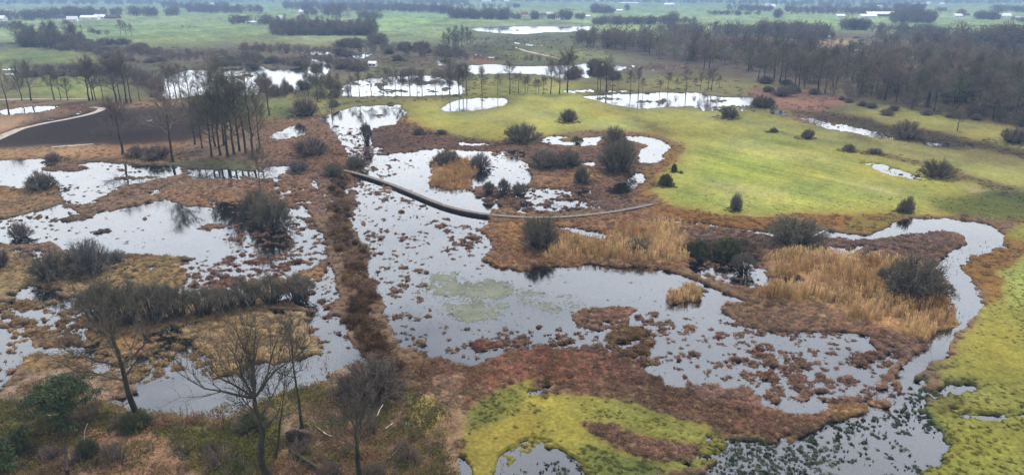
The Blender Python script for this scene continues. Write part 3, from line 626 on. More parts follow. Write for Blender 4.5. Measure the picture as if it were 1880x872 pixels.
tg = np.random.default_rng(3)
near_t = [tussock_template(tg, 50, .048) for _ in range(5)] + [tuft_template(tg, 16, .55, .045, 1.2) for _ in range(3)]
far_t = [tussock_template(tg, 18, .10) for _ in range(6)]
rush_t = [tussock_template(tg, 26, .030, .62) for _ in range(5)]
land = (Zm > -.10)
vw = np.clip(Vm, 0, 1.5) * np.where(Zm > 0, 1, np.where(Zm > -.10, .16, .05)); vs = (Sm * np.clip(Vm * 1.4, 0, 1) * np.clip(Zt * 5 + .62, .015, 1)).astype(np.float32); vw = vw * (1 - Sm * (Zm <= 0)) 
X, Y, S, Cc = [], [], [], []
def tufts(name, n, D0, D1, tmpl, seed, s0, s1, power=2.0):
    x, y, g = scatter(n, D0, D1, np.clip(vw * .75, 0, 1), seed, .92, power)
    c = sample(col.astype(np.float32), x, y); c = np.maximum(c, .02) * (g.uniform(1.0, 2.5, len(x)))[:, None]
    zz = np.maximum(sample(GZ, x, y), -.05); inw = sample(Zm, x, y) < 0
    sz = g.uniform(s0, s1, len(x)) * np.where(inw, .6, 1) * (1 + .8 * np.clip(sample(Vm, x, y) - 1.05, 0, 1) * 3)
    c = c * (1 + .38 * fbm(x, y, 4.5, 3, seed + 50))[:, None]; rd_ = np.clip(fbm(x, y, 7, 2, seed + 60), 0, 1)[:, None]; c = c * (1 + rd_ * np.array([.13, -.02, -.05])); gr_ = c.mean(1, keepdims=True); c = gr_ + (c - gr_) * .80; c[inw] = c[inw] * .6 + lin((96, 80, 70)) * KALB * .5
    st_ = (np.clip(g.uniform(-.5, 1, len(x)) + .6 * fbm(x, y, 4, 2, seed), 0, 1) * .55)[:, None]; c = c * (1 - st_) + lin((172, 142, 104)) * KALB * g.uniform(.8, 1.5, len(x))[:, None] * st_
    plant_field(name, x, y, zz, sz, c, tmpl, seed)
tufts('sedge_tussocks', 44000, 45, 105, near_t, 101, .35, 1.15)
tufts('sedge_tussocks', 80000, 100, 260, far_t, 102, .4, 1.15)
tufts('moor_grass', 20000, 250, 620, far_t, 103, 1.2, 2.4)

# single small tussocks of the broken marsh
x, y, g = scatter(170000, 48, 235, vs, 190)
sc_ = sample(col.astype(np.float32), x, y); rb_ = np.stack([blur(base[..., k_].astype(np.float32), 3) for k_ in range(3)], -1); sc_ = sample(rb_, x, y) * KALB
sc_ = np.clip(sc_, .02, 1) * g.uniform(.8, 1.9, len(x))[:, None]; st_ = (g.uniform(0, 1, len(x)) ** 2 * .8)[:, None]; sc_ = sc_ * (1 - st_) + lin((176, 148, 116)) * KALB * st_
plant_field('marsh_tussocks', x, y, np.maximum(sample(GZ, x, y), -.02), g.uniform(.22, .8, len(x)) * (1 + .3 * fbm(x, y, 3, 2, 192)), sc_, [tussock_template(tg, 22, .075, .5) for _ in range(6)], 191)

# big ragged sedge stools along the dyke, and tall dead sedge on the near bank
stool_t = [tussock_template(tg, 70, .040, .8) for _ in range(4)] + [tuft_template(tg, 24, .75, .05, 1.15) for _ in range(3)]
Dk = ((Vm > 1.0) * (Zm > -.06) * np.clip(.55 + fbm(GX, GY, 3, 2, 180), 0, 1)).astype(np.float32)
x, y, g = scatter(26000, 60, 175, Dk * .55, 181, .45)
dc = np.where(g.uniform(0, 1, (len(x), 1)) < .35, lin((88, 66, 44)), np.where(g.uniform(0, 1, (len(x), 1)) < .5, lin((132, 104, 68)), lin((112, 82, 58)))) * KALB * g.uniform(.45, 1.45, len(x))[:, None]
plant_field('dyke_sedge', x, y, np.maximum(sample(GZ, x, y), -.1), g.uniform(.7, 1.9, len(x)), dc, stool_t, 182, sy=g.uniform(.7, 2.6, len(x)))
Tw = (np.clip(Vm - .55, 0, .5) * (Zm > -.03) * np.clip(.4 + fbm(GX, GY, 4, 3, 184), 0, 1)).astype(np.float32)
x, y, g = scatter(64000, 45, 150, Tw, 185)
dc = sample(col.astype(np.float32), x, y) * g.uniform(.8, 2.0, len(x))[:, None]; st_ = (g.uniform(0, 1, len(x)) ** 1.6 * .8)[:, None]; dc = dc * (1 - st_) + lin((168, 140, 104)) * KALB * st_
plant_field('dead_sedge', x, y, sample(GZ, x, y) - .02, g.uniform(.4, 1.1, len(x)), dc, [tuft_template(tg, 14, .85, .035, 1.0) for _ in range(5)], 186)

# rushes in flooded and grazed grass
Kw = np.where(Zm < 0, Km * .55 * np.clip(fbm(GX, GY, 5, 3, 165) + .15, 0, .8), Km * .20 * np.clip(fbm(GX, GY * 2.0, 20, 3, 160) - .22, 0, 1)).astype(np.float32)
x, y, g = scatter(90000, 45, 330, np.clip(Kw, 0, 1), 110)
wet = sample(Zm, x, y) < 0
c = np.where(wet[:, None], lin((90, 98, 82)) * KALB * (1 + .5 * fbm(x, y, 2.5, 2, 166))[:, None], sample(col.astype(np.float32), x, y) * .7) * g.uniform(.7, 1.5, len(x))[:, None]
plant_field('rushes', x, y, np.maximum(sample(GZ, x, y), -.03), np.where(wet, g.uniform(.18, .75, len(x)) ** 1.4 * 1.05, g.uniform(.2, .8, len(x))), c, rush_t, 111, sy=g.uniform(.4, .9, len(x)) * np.where(wet, 1.0, .4))
# short grass of the near lawns and meadows
Gw = (np.clip((Cm[..., 1] - Cm[..., 0] + 8) / 10, 0, 1) * (Zm > 0) * np.clip((150 - GY) / 50, 0, 1)).astype(np.float32)
x, y, g = scatter(90000, 45, 230, Gw * .55, 170)
gc = sample(col.astype(np.float32), x, y) * (g.uniform(.75, 1.45, len(x)) * (1 + .25 * fbm(x, y, 2.5, 2, 171)))[:, None] * (1 + g.uniform(-.12, .12, (len(x), 3)))
plant_field('short_grass', x, y, sample(GZ, x, y) - .02, g.uniform(.25, .6, len(x)), gc, [tussock_template(tg, 16, .07, .45) for _ in range(4)], 172)
# fine stems standing in open water
Om = np.where(Zm < 0, (np.clip(fbm(GX, GY, 11, 3, 140) - .12, 0, 1) * .35 + np.clip(1 + Zm / .16, 0, 1) * .55 * (Vm + Lm > .3)) * (GY < 230), 0).astype(np.float32)
x, y, g = scatter(60000, 50, 230, np.clip(Om, 0, 1), 112)
plant_field('water_stems', x, y, np.full(len(x), -.02), g.uniform(.3, .7, len(x)), lin((96, 82, 70)) * KALB * g.uniform(.6, 1.6, len(x))[:, None], [tuft_template(tg, 4, .6, .05, .6) for _ in range(4)], 113)

# reeds: tall straw with plumes
def reed_template(g):
    v = []; f4 = []; f3 = []
    for i in range(9):
        a = g.uniform(0, 6.283); r = .30 * math.sqrt(g.uniform(0, 1)); hh = g.uniform(.7, 1.1); w = .045; q = g.uniform(0, 3.14)
        o = np.array([math.cos(a) * r, math.sin(a) * r, -.05]); s = np.array([math.cos(q), math.sin(q), 0]) * w / 2; ln = g.normal(0, .10, 2)
        m = o + [ln[0] * hh, ln[1] * hh, hh]; e = m + [ln[0] * .4 + .05, ln[1] * .4, .16]; b = len(v)
        v += [o - s, o + s, m - s * .7, m + s * .7, m - s * 2.0 + [0, 0, .05], m + s * 2.0 + [0, 0, .05], e]
        f4 += [[b, b + 1, b + 3, b + 2], [b + 2, b + 3, b + 5, b + 4]]; f3.append([b + 4, b + 5, b + 6])
    return np.array(v), np.array(f4), np.array(f3)
reed_t = [reed_template(tg) for _ in range(6)]
x, y, g = scatter(90000, 70, 210, np.clip(Rm * 1.1 * np.clip(.65 + fbm(GX, GY, 4, 3, 122), .12, 1), 0, 1).astype(np.float32), 120, .7)
rv = fbm(x, y, 7, 3, 125)[:, None]; c = (lin((210, 178, 130)) * .74 + (lin((158, 126, 92)) - lin((204, 176, 134))) * .64 * np.clip(.35 + rv, 0, 1)) * g.uniform(.7, 1.3, len(x))[:, None]; edge = np.clip(sample(blur(Rm, 9), x, y), .1, 1) 
plant_field('reeds', x, y, np.maximum(sample(GZ, x, y), -.02), g.uniform(.8, 1.3, len(x)), c, reed_t, 121, sy=g.uniform(.8, 1.9, len(x)) * (.45 + .7 * edge) * (1 + .3 * fbm(x, y, 6, 2, 7)))

# bramble, bilberry and dead bracken on the woodland floor
def scrub_template(g, n, L):
    v = []; f4 = []
    for i in range(n):
        a = g.uniform(0, 6.283); rr = math.sqrt(g.uniform(0, 1)); p = np.array([math.cos(a) * rr, math.sin(a) * rr, (1 - rr * rr) * .55 * g.uniform(.2, 1.1)])
        d1 = unit(g.normal(0, 1, 3)) * L * g.uniform(.6, 1.4); d2 = unit(np.cross(d1, g.normal(0, 1, 3))) * L * .45; b = len(v)
        v += [p - d1, p - d2, p + d1, p + d2]; f4.append([b, b + 1, b + 2, b + 3])
    return np.array(v), np.array(f4), np.zeros((0, 3), int)
scr_t = [scrub_template(tg, 60, .12) for _ in range(5)]
x, y, g = scatter(20000, 40, 90, np.clip(Wm * .6, 0, 1), 130)
pal = lin(np.array([(78, 78, 40), (104, 98, 46), (74, 74, 48), (122, 92, 70), (112, 88, 70), (100, 88, 56)])) * KALB
nz_ = fbm(x, y, 5, 2, 77); pi_ = np.where(nz_ + g.normal(0, .3, len(x)) > -.12, g.integers(0, 3, len(x)), g.integers(3, 6, len(x)))
plant_field('undergrowth', x, y, sample(GZ, x, y), g.uniform(.4, 1.1, len(x)), pal[pi_] * g.uniform(1.5, 3.0, len(x))[:, None], scr_t, 131)
x, y, g = scatter(5200, 40, 90, np.clip(Wm * .6, 0, 1), 134)
plant_field('brush_stems', x, y, sample(GZ, x, y), g.uniform(.8, 2.0, len(x)), lin((132, 110, 92)) * KALB * g.uniform(.8, 1.9, len(x))[:, None], [tuft_template(tg, 9, .85, .022, .55) for _ in range(5)], 135)

# lily pads lying on the water
lp = inside(poly('784,512 800,502 838,502 848,520 880,520 900,514 932,520 936,534 920,545 880,548 900,558 928,560 926,574 900,584 850,588 832,575 820,556 792,548 776,538')); 
LP = np.zeros((NR, NC), np.float32); LP[lp[0]][lp[1]] = .62
lp = inside(poly('935,530 1000,535 1060,548 1070,565 1020,572 960,560')); LP[lp[0]][lp[1]] = .14
LP = blur(LP, 5)
LP *= np.clip((np.abs(fbm(GX * 1.5, GY * .55, 1.1, 2, 150)) - .10) * 5, 0, 1) * np.clip(.55 + 1.1 * fbm(GX, GY, 4, 3, 152), .04, 1)
x, y, g = scatter(250000, 78, 125, LP, 151, .17)
a = np.arange(7) / 7 * 6.283
tv = np.column_stack([np.cos(a), np.sin(a), np.zeros(7)]); tq = np.arange(7)[None]
r = g.uniform(.07, .17, len(x)); V = np.stack([x[:, None] + tv[:, 0] * r[:, None], y[:, None] + tv[:, 1] * r[:, None] * .9, np.repeat((.012 + g.uniform(0, .02, len(x)))[:, None], 7, 1)], -1).reshape(-1, 3)
link('lily_pads', mesh_np('lily_pads', V, [(tq[None] + (np.arange(len(x)) * 7)[:, None, None]).reshape(-1, 7)], M['lily']), kind='stuff')

# ------------------------------------------------------------------ boardwalk
bw = [(630, 312), (665, 320), (700, 331), (740, 346), (775, 361), (810, 376), (850, 387), (900, 395), (960, 399), (1010, 399.5), (1060, 396.5), (1110, 391), (1160, 383), (1200, 374)]
c = np.array([at(a_, b_, .58) for a_, b_ in bw]); k = np.linspace(0, len(c) - 1, 140)
c = np.stack([np.interp(k, np.arange(len(c)), c[:, i]) for i in (0, 1)], 1)
for _ in range(90): c[1:-1] = (c[:-2] + 2 * c[1:-1] + c[2:]) / 4
seg = np.linalg.norm(np.diff(c, axis=0), axis=1); L_ = np.concatenate([[0], np.cumsum(seg)])
bwalk = empty('boardwalk', (float(c[0, 0]), float(c[0, 1]), 0), 'long curved wooden boardwalk crossing the flooded marsh to the green meadow', 'boardwalk')
o0 = np.array([c[0, 0], c[0, 1], 0])
def along(s): return np.array([np.interp(s, L_, c[:, 0]), np.interp(s, L_, c[:, 1])])
deck = MB(); s = 0.0
while s < L_[-1] - .3:
    p = along(s); q = along(s + .26); d = unit(q - p); n = np.array([-d[1], d[0]]) * .50; z = .58 + .006 * math.sin(s * 37.1); j = .02 * math.sin(s * 91.7)
    a4 = [p + n * (1 + j), p - n * (1 - j), q - n * (1 - j), q + n * (1 + j)]
    deck.add([(*w - o0[:2], z - .05) for w in a4] + [(*w - o0[:2], z) for w in a4], [(0, 1, 2, 3), (7, 6, 5, 4), (0, 4, 5, 1), (1, 5, 6, 2), (2, 6, 7, 3), (3, 7, 4, 0)]); s += .30
deck.build('deck', M['wood'], bwalk)
for sd in (1, -1):
    b = MB()
    for s in np.arange(0, L_[-1] - 1.6, 1.5):
        p = along(s); q = along(s + 1.5); d = unit(q - p); n = np.array([-d[1], d[0]])
        a4 = [p + n * sd * .40, p + n * sd * .47, q + n * sd * .47, q + n * sd * .40]
        b.add([(*w - o0[:2], .10) for w in a4] + [(*w - o0[:2], .518) for w in a4], [(0, 1, 2, 3), (7, 6, 5, 4), (0, 4, 5, 1), (1, 5, 6, 2), (2, 6, 7, 3), (3, 7, 4, 0)])
    b.build('side_beam_and_shade', M['wood_dark'], bwalk)  # dark edge beam, deepened to stand in for the shade below the deck
np_ = 0
for s in np.arange(1.5, L_[-1] - 1, L_[-1] / 24):
    for sd in (1, -1):
        p = along(s); q = along(s + .5); d = unit(q - p); n = np.array([-d[1], d[0]]); w = p + n * sd * .42 - o0[:2]
        b = MB(); b.box(w[0] - .07, w[0] + .07, w[1] - .07, w[1] + .07, -.5, .41); b.build('post', M['wood_dark'], bwalk)

# ------------------------------------------------------------------ trees
OAK = [tree_meshes(200 + i, 12, .24, M['bark'], M['twig_grey'], crown=.34, spread=.34, limbs=17, subs=7, twigs=7, twr=.025) for i in range(5)]
SLIM = [tree_meshes(220 + i, 12, .20, M['bark'], M['twig_grey'], crown=.48, spread=.28, limbs=14, subs=6, twigs=6, twr=.028) for i in range(5)]
ALDER = [tree_meshes(240 + i, 12, .18, M['bark'], M['twig_olive'], crown=.22, spread=.24, limbs=16, subs=6, twigs=6, up=.6, twr=.024) for i in range(4)]
nth = ['first', 'second', 'third', 'fourth', 'fifth', 'sixth', 'seventh', 'eighth', 'ninth', 'tenth', 'eleventh', 'twelfth', 'thirteenth', 'fourteenth', 'fifteenth', 'sixteenth',
       'seventeenth', 'eighteenth', 'nineteenth', 'twentieth', 'twenty-first', 'twenty-second', 'twenty-third', 'twenty-fourth', 'twenty-fifth', 'twenty-sixth', 'twenty-seventh', 'twenty-eighth', 'twenty-ninth', 'thirtieth']
rg = random.Random(5)
NT = 0
def put_tree(px, base, top, kind, label, group=None, wide=1.0):
    global NT
    hh = height_of(px, base, top); x, y = at(px, base); NT += 1
    s = hh / 11.6
    return make_tree('bare_tree', rg.choice(kind), x, y, max(gz(x, y), -.15) - .05, (s * wide * rg.uniform(.85, 1.15), s), rg.uniform(0, 6.28), label, group)

def row(items, kind, fmt, group):
    for i, it in enumerate(sorted(items)):
        put_tree(it[0], it[1], it[2], kind[it[3]] if len(it) > 3 else kind[0], fmt.format(nth[i]), group)
OAKM = OAK + ALDER
row([(17, 211, 124, 1), (41, 187, 122, 0), (58, 187, 122, 0), (100, 185, 128, 0), (112, 185, 140, 1), (125, 186, 148, 0), (165, 187, 113, 0), (171, 186, 118, 1), (177, 187, 110, 0), (190, 186, 128, 1), (214, 191, 112, 0), (222, 190, 120, 1),
     (233, 191, 106, 0), (241, 190, 118, 1), (257, 188, 138, 1)], [OAKM, SLIM], 'bare tree, {} from left of the row along the path behind the heath', 'trees along the path behind the heath')
row([(313, 183, 118), (324, 182, 128), (332, 178, 124), (347, 178, 126), (366, 180, 130), (477, 177, 140), (525, 182, 146), (566, 176, 118), (583, 188, 122), (607, 178, 138), (592, 176, 128)], [OAKM], 'bare dark tree, {} from left before the wide pond behind the heath', 'trees before the wide far pond')
row([(622, 178, 140), (645, 177, 142), (660, 177, 130), (682, 177, 136), (705, 177, 142), (727, 177, 138), (737, 177, 140), (753, 177, 132), (766, 176, 142), (775, 176, 134), (800, 175, 138), (826, 174, 112), (843, 175, 124), (857, 176, 128), (850, 174, 120)], [SLIM],
    'slender tree, {} from left of the row before the dotted pond', 'slender trees before the dotted pond')
row([(885, 178, 130, 1), (914, 176, 140, 0), (936, 174, 118, 0), (952, 173, 138, 0), (964, 173, 144, 0), (969, 173, 142, 0), (984, 173, 148, 0), (989, 173, 150, 0), (997, 174, 144, 0), (1011, 174, 118, 1), (1027, 174, 116, 1), (1042, 171, 96, 1), (1097, 169, 122, 0), (1102, 169, 126, 0),
     (1113, 169, 110, 1), (1124, 169, 128, 0)], [SLIM, OAK], 'slim tree, {} from left in the line between oval and long ponds', 'trees between the oval pond and the long pond')
row([(1157, 173, 134, 0), (1172, 173, 128, 0), (1180, 172, 146, 0), (1211, 172, 148, 0), (1226, 166, 136, 0), (1242, 166, 148, 0), (1259, 173, 127, 0), (1286, 166, 136, 0), (1300, 166, 134, 0), (1306, 168, 126, 1), (1275, 165, 146, 0), (1320, 163, 142, 0)], [SLIM, OAK],
    'thin tree, {} from left of the row behind the long pond', 'thin trees behind the long reflecting pond')
row([(358, 268, 168, 0), (389, 290, 176, 0), (405, 288, 182, 1), (419, 290, 136, 0), (430, 286, 150, 1), (440, 280, 138, 0), (452, 284, 160, 1), (464, 290, 146, 0), (478, 276, 178, 1), (396, 272, 142, 0), (412, 270, 134, 1), (372, 276, 186, 1)], [ALDER, SLIM],
    'tall olive-grey tree, {} from left of the copse beside the heath', 'copse of tall trees beside the dark heath')
put_tree(226, 286, 190, OAK, 'lone spreading bare tree at the lower edge of the dark heath', None, 1.05)
put_tree(318, 299, 182, SLIM, 'lone slim bare tree on the straw bank right of the heath', None, 1.2)
put_tree(495, 214, 143, OAK, 'bare tree rising beside the small pond below the copse')
put_tree(483, 384, 280, SLIM, 'thin dead-looking tree rising out of the big olive willow', None, 1.0)
put_tree(1757, 242, 204, OAK, 'small round-crowned tree alone on the far right meadow')
put_tree(150, 62, 48, OAK, 'small tree alone in the green field beside the left wood')
for i, (px, b_, t_) in enumerate([(222, 65, 40), (232, 66, 44), (242, 66, 47)]):
    put_tree(px, b_, t_, OAK, f'bare field tree, {nth[i]} of the three in the far left field', 'three trees in the far left field')
put_tree(610, 218, 176, ALDER, 'narrow tree standing at the left end of the middle lagoon')

# woods: one tree after another, look-alikes share the wood's label
def wood(n, outline, kind, hm, label, group, seed, wide=1.25):
    p = np.array(poly(outline)); g = np.random.default_rng(seed); got = 0; pts = []
    t, s = ts(p[:, 0], p[:, 1]); P = np.column_stack([t * H / s, H / s])
    def inp(x, y):
        r = False; m = len(P)
        for i in range(m):
            (x0, y0), (x1, y1) = P[i], P[(i + 1) % m]
            if (y0 > y) != (y1 > y) and x < x0 + (y - y0) * (x1 - x0) / (y1 - y0): r = not r
        return r
    tries = 0
    while got < n and tries < 40000:
        tries += 1
        px = g.uniform(p[:, 0].min(), p[:, 0].max()); py = g.uniform(p[:, 1].min(), p[:, 1].max())
        x, y = at(px, py)
        if not inp(x, y) or any((x - a) ** 2 + (y - b) ** 2 < (3.2) ** 2 for a, b in pts): continue
        pts.append((x, y)); hh = hm * g.uniform(.75, 1.15); k = kind[g.integers(0, len(kind))]
        make_tree('bare_tree', k, x, y, gz(x, y) - .05, (hh / 11.6 * wide * g.uniform(.85, 1.15), hh / 11.6), g.uniform(0, 6.28), label, group); got += 1
wood(105, '1050,84 1110,94 1180,105 1240,118 1300,132 1360,148 1410,160 1480,170 1560,184 1600,190 1680,200 1760,214 1890,240 1900,170 1760,160 1600,140 1500,130 1400,110 1300,98 1180,88 1100,80', OAK + ALDER + SLIM[:2], 14.0, 'tall bare grey tree inside the dense wood beyond the meadow', 'trees of the dense wood beyond the meadow', 31)
wood(36, '1050,72 1200,76 1400,84 1560,104 1700,122 1900,140 1900,104 1700,98 1560,92 1400,76 1240,68', OAK + ALDER, 13.0, 'bare tree in the back rows of the dense wood', 'trees in the back of the dense wood', 32)
wood(28, '500,60 540,66 600,68 684,68 690,60 640,52 560,50 510,52', ALDER + OAK, 14, 'dark tree of the compact copse in the middle distance', 'trees of the compact dark copse', 33, 1.5)
wood(20, '30,82 60,88 100,92 150,88 150,78 100,72 40,72', ALDER + OAK, 14, 'tree of the brown copse at the far left', 'trees of the brown copse at the far left', 34, 1.4)
wood(14, '830,94 870,96 868,84 856,70 836,74 800,90', ALDER, 11, 'dark alder of the clump left of the far bright pond', 'alders left of the far bright pond', 35, 1.3)

# hero trees of the near wood
def hero(name, px, py, seed, h, r0, label, **k):
    x, y = at(px, py); tilt = k.pop('tilt', (0, 0)); rz = k.pop('rz', 0); bark = k.pop('bark', M['bark_mossy'])
    return make_tree(name, tree_meshes(seed, h, r0, bark, M['twig_hero'], **k), x, y, gz(x, y) - .1, 1.0, rz, label, None, 'tree', tilt)
hero('bare_tree', 254, 776, 301, 13.2, .34, 'tall bare tree leaning over the flooded edge beside the green pine', crown=.40, spread=.46, limbs=15, subs=7, twigs=7, twr=.021, lean=(-.015, 0))
hero('bare_tree', 492, 884, 302, 14.6, .36, 'big many-stemmed mossy tree at the near edge of the wood', crown=.16, spread=.44, limbs=15, subs=7, twigs=7, fork=7, up=.6, twr=.020, lean=(-.02, 0))
hero('bare_tree', 556, 792, 303, 11.6, .17, 'thin straight dark tree beside the upturned root plate', crown=.55, spread=.22, limbs=9, subs=5, twigs=5, up=.7, twr=.018, lean=(.03, 0))
hero('bare_tree', 664, 890, 304, 9.8, .26, 'low forking bare tree right of the big mossy tree', crown=.35, spread=.36, limbs=11, subs=6, twigs=6, fork=5, up=.5, twr=.020, lean=(-.03, 0))
hero('bare_tree', 505, 846, 305, 9.0, .14, 'slender stem leaning away from the big mossy tree', crown=.6, spread=.2, limbs=7, subs=4, twigs=4, up=.6, twr=.018, lean=(.18, .1))

# pines
def pine_meshes(seed, h, r0, spread, clumps, per, base=.35, tight=.22):
    g = np.random.default_rng(seed); segs = []; n = 7; pts = [np.zeros(3)]
    for i in range(n): pts.append(pts[-1] + np.array([g.normal(0, .03 * h), g.normal(0, .03 * h), h * .9 / n]))
    rad = [r0 * (1 - .8 * i / n) for i in range(n + 1)]
    tr = [[*pts[i], *pts[i + 1], rad[i], rad[i + 1]] for i in range(n)]
    V = []; Fq = []; 
    for c_ in range(clumps):
        f = base + (1 - base) * g.uniform(0, 1) ** .8; k = f * n; q = pts[min(int(k), n)]
        az = g.uniform(0, 6.283); R = spread * (1.15 - f * .75) * g.uniform(.3, 1.0)
        e = q + np.array([math.cos(az) * R, math.sin(az) * R, R * .18 + g.uniform(-.2, .6)])
        mid_ = q * .5 + e * .5 + [0, 0, -.1]
        segs += [[*q, *mid_, r0 * .28, r0 * .18], [*mid_, *e, r0 * .18, r0 * .08]]
        for j in range(per):
            p = e + g.normal(0, 1, 3) * np.array([.62, .62, .24]) * spread * tight
            d1 = unit(g.normal(0, 1, 3) + [0, 0, .5]) * g.uniform(.14, .30); d2 = unit(np.cross(d1, g.normal(0, 1, 3))) * .045; b = len(V)
            V += [p - d1 * .4 - d2, p - d1 * .4 + d2, p + d1, p + d1 - d2 * .5]; Fq.append([b, b + 1, b + 2, b + 3])
    v, f = tubes(np.array(tr + segs), 6); mt = mesh_np('trunk', v, [f], M['bark'], smooth=True)
    return mt, mesh_np('crown', np.array(V), [np.array(Fq)], M['needles'])
x, y = at(122, 782)
make_tree('pine_tree', pine_meshes(41, 5.2, .18, 4.4, 44, 200, .25, .16), x, y, gz(x, y), 1.0, 2.4, 'broad dark green pine leaning over the water in the near wood', None, 'pine')
for (px, b_, t_, sd, lab) in [(1757, 214, 126, 42, 'dark green pine standing out among the bare trees of the wood'), (1826, 172, 128, 43, 'smaller dark pine deeper in the bare wood'), (10, 870, 806, 44, 'young bright green pine at the near corner of the woodland'),
                             (1880, 120, 82, 45, 'dark pine at the outer edge of the back wood')]:
    hh = height_of(px, b_, t_); x, y = at(px, b_)
    make_tree('pine_tree', pine_meshes(sd, hh, .22 if hh > 6 else .07, hh * .34, 34, 90, .45 if hh > 6 else .15), x, y, gz(x, y), 1.0, rg.uniform(0, 6), lab, None, 'pine')

# ------------------------------------------------------------------ bushes
SH = {'olive': [shrub_meshes(400 + i, M['willow_olive']) for i in range(3)], 'grey': [shrub_meshes(410 + i, M['willow_grey'], dense=19) for i in range(2)],
      'brown': [shrub_meshes(420 + i, M['willow_brown'], dense=16) for i in range(3)], 'gorse': [shrub_meshes(430 + i, M['gorse'], dense=28, twr=.014) for i in range(2)],
      'leggy': [shrub_meshes(440 + i, M['willow_olive'], stems=70, dense=20, floor=.24, erect=.6) for i in range(3)]}
def bush(px, base, w, top, kind, label, group=None, deep=1.0):
    x, y = at(px, base); W = metres(px, base, w) / 2; y += W * .6 * deep; x *= y / (y - W * .6 * deep); hh = max(height_of(px, base, top) * .96, W * .5)
    o = empty('willow_bush' if kind != 'gorse' else 'gorse_bush', (x, y, max(gz(x, y), -.1) - .03), label, 'bush', group, rg.uniform(0, 6.28), (W, W * deep, hh))
    for me in rg.choice(SH[kind]): link(me.name.split('.')[0], me, o)
    return o
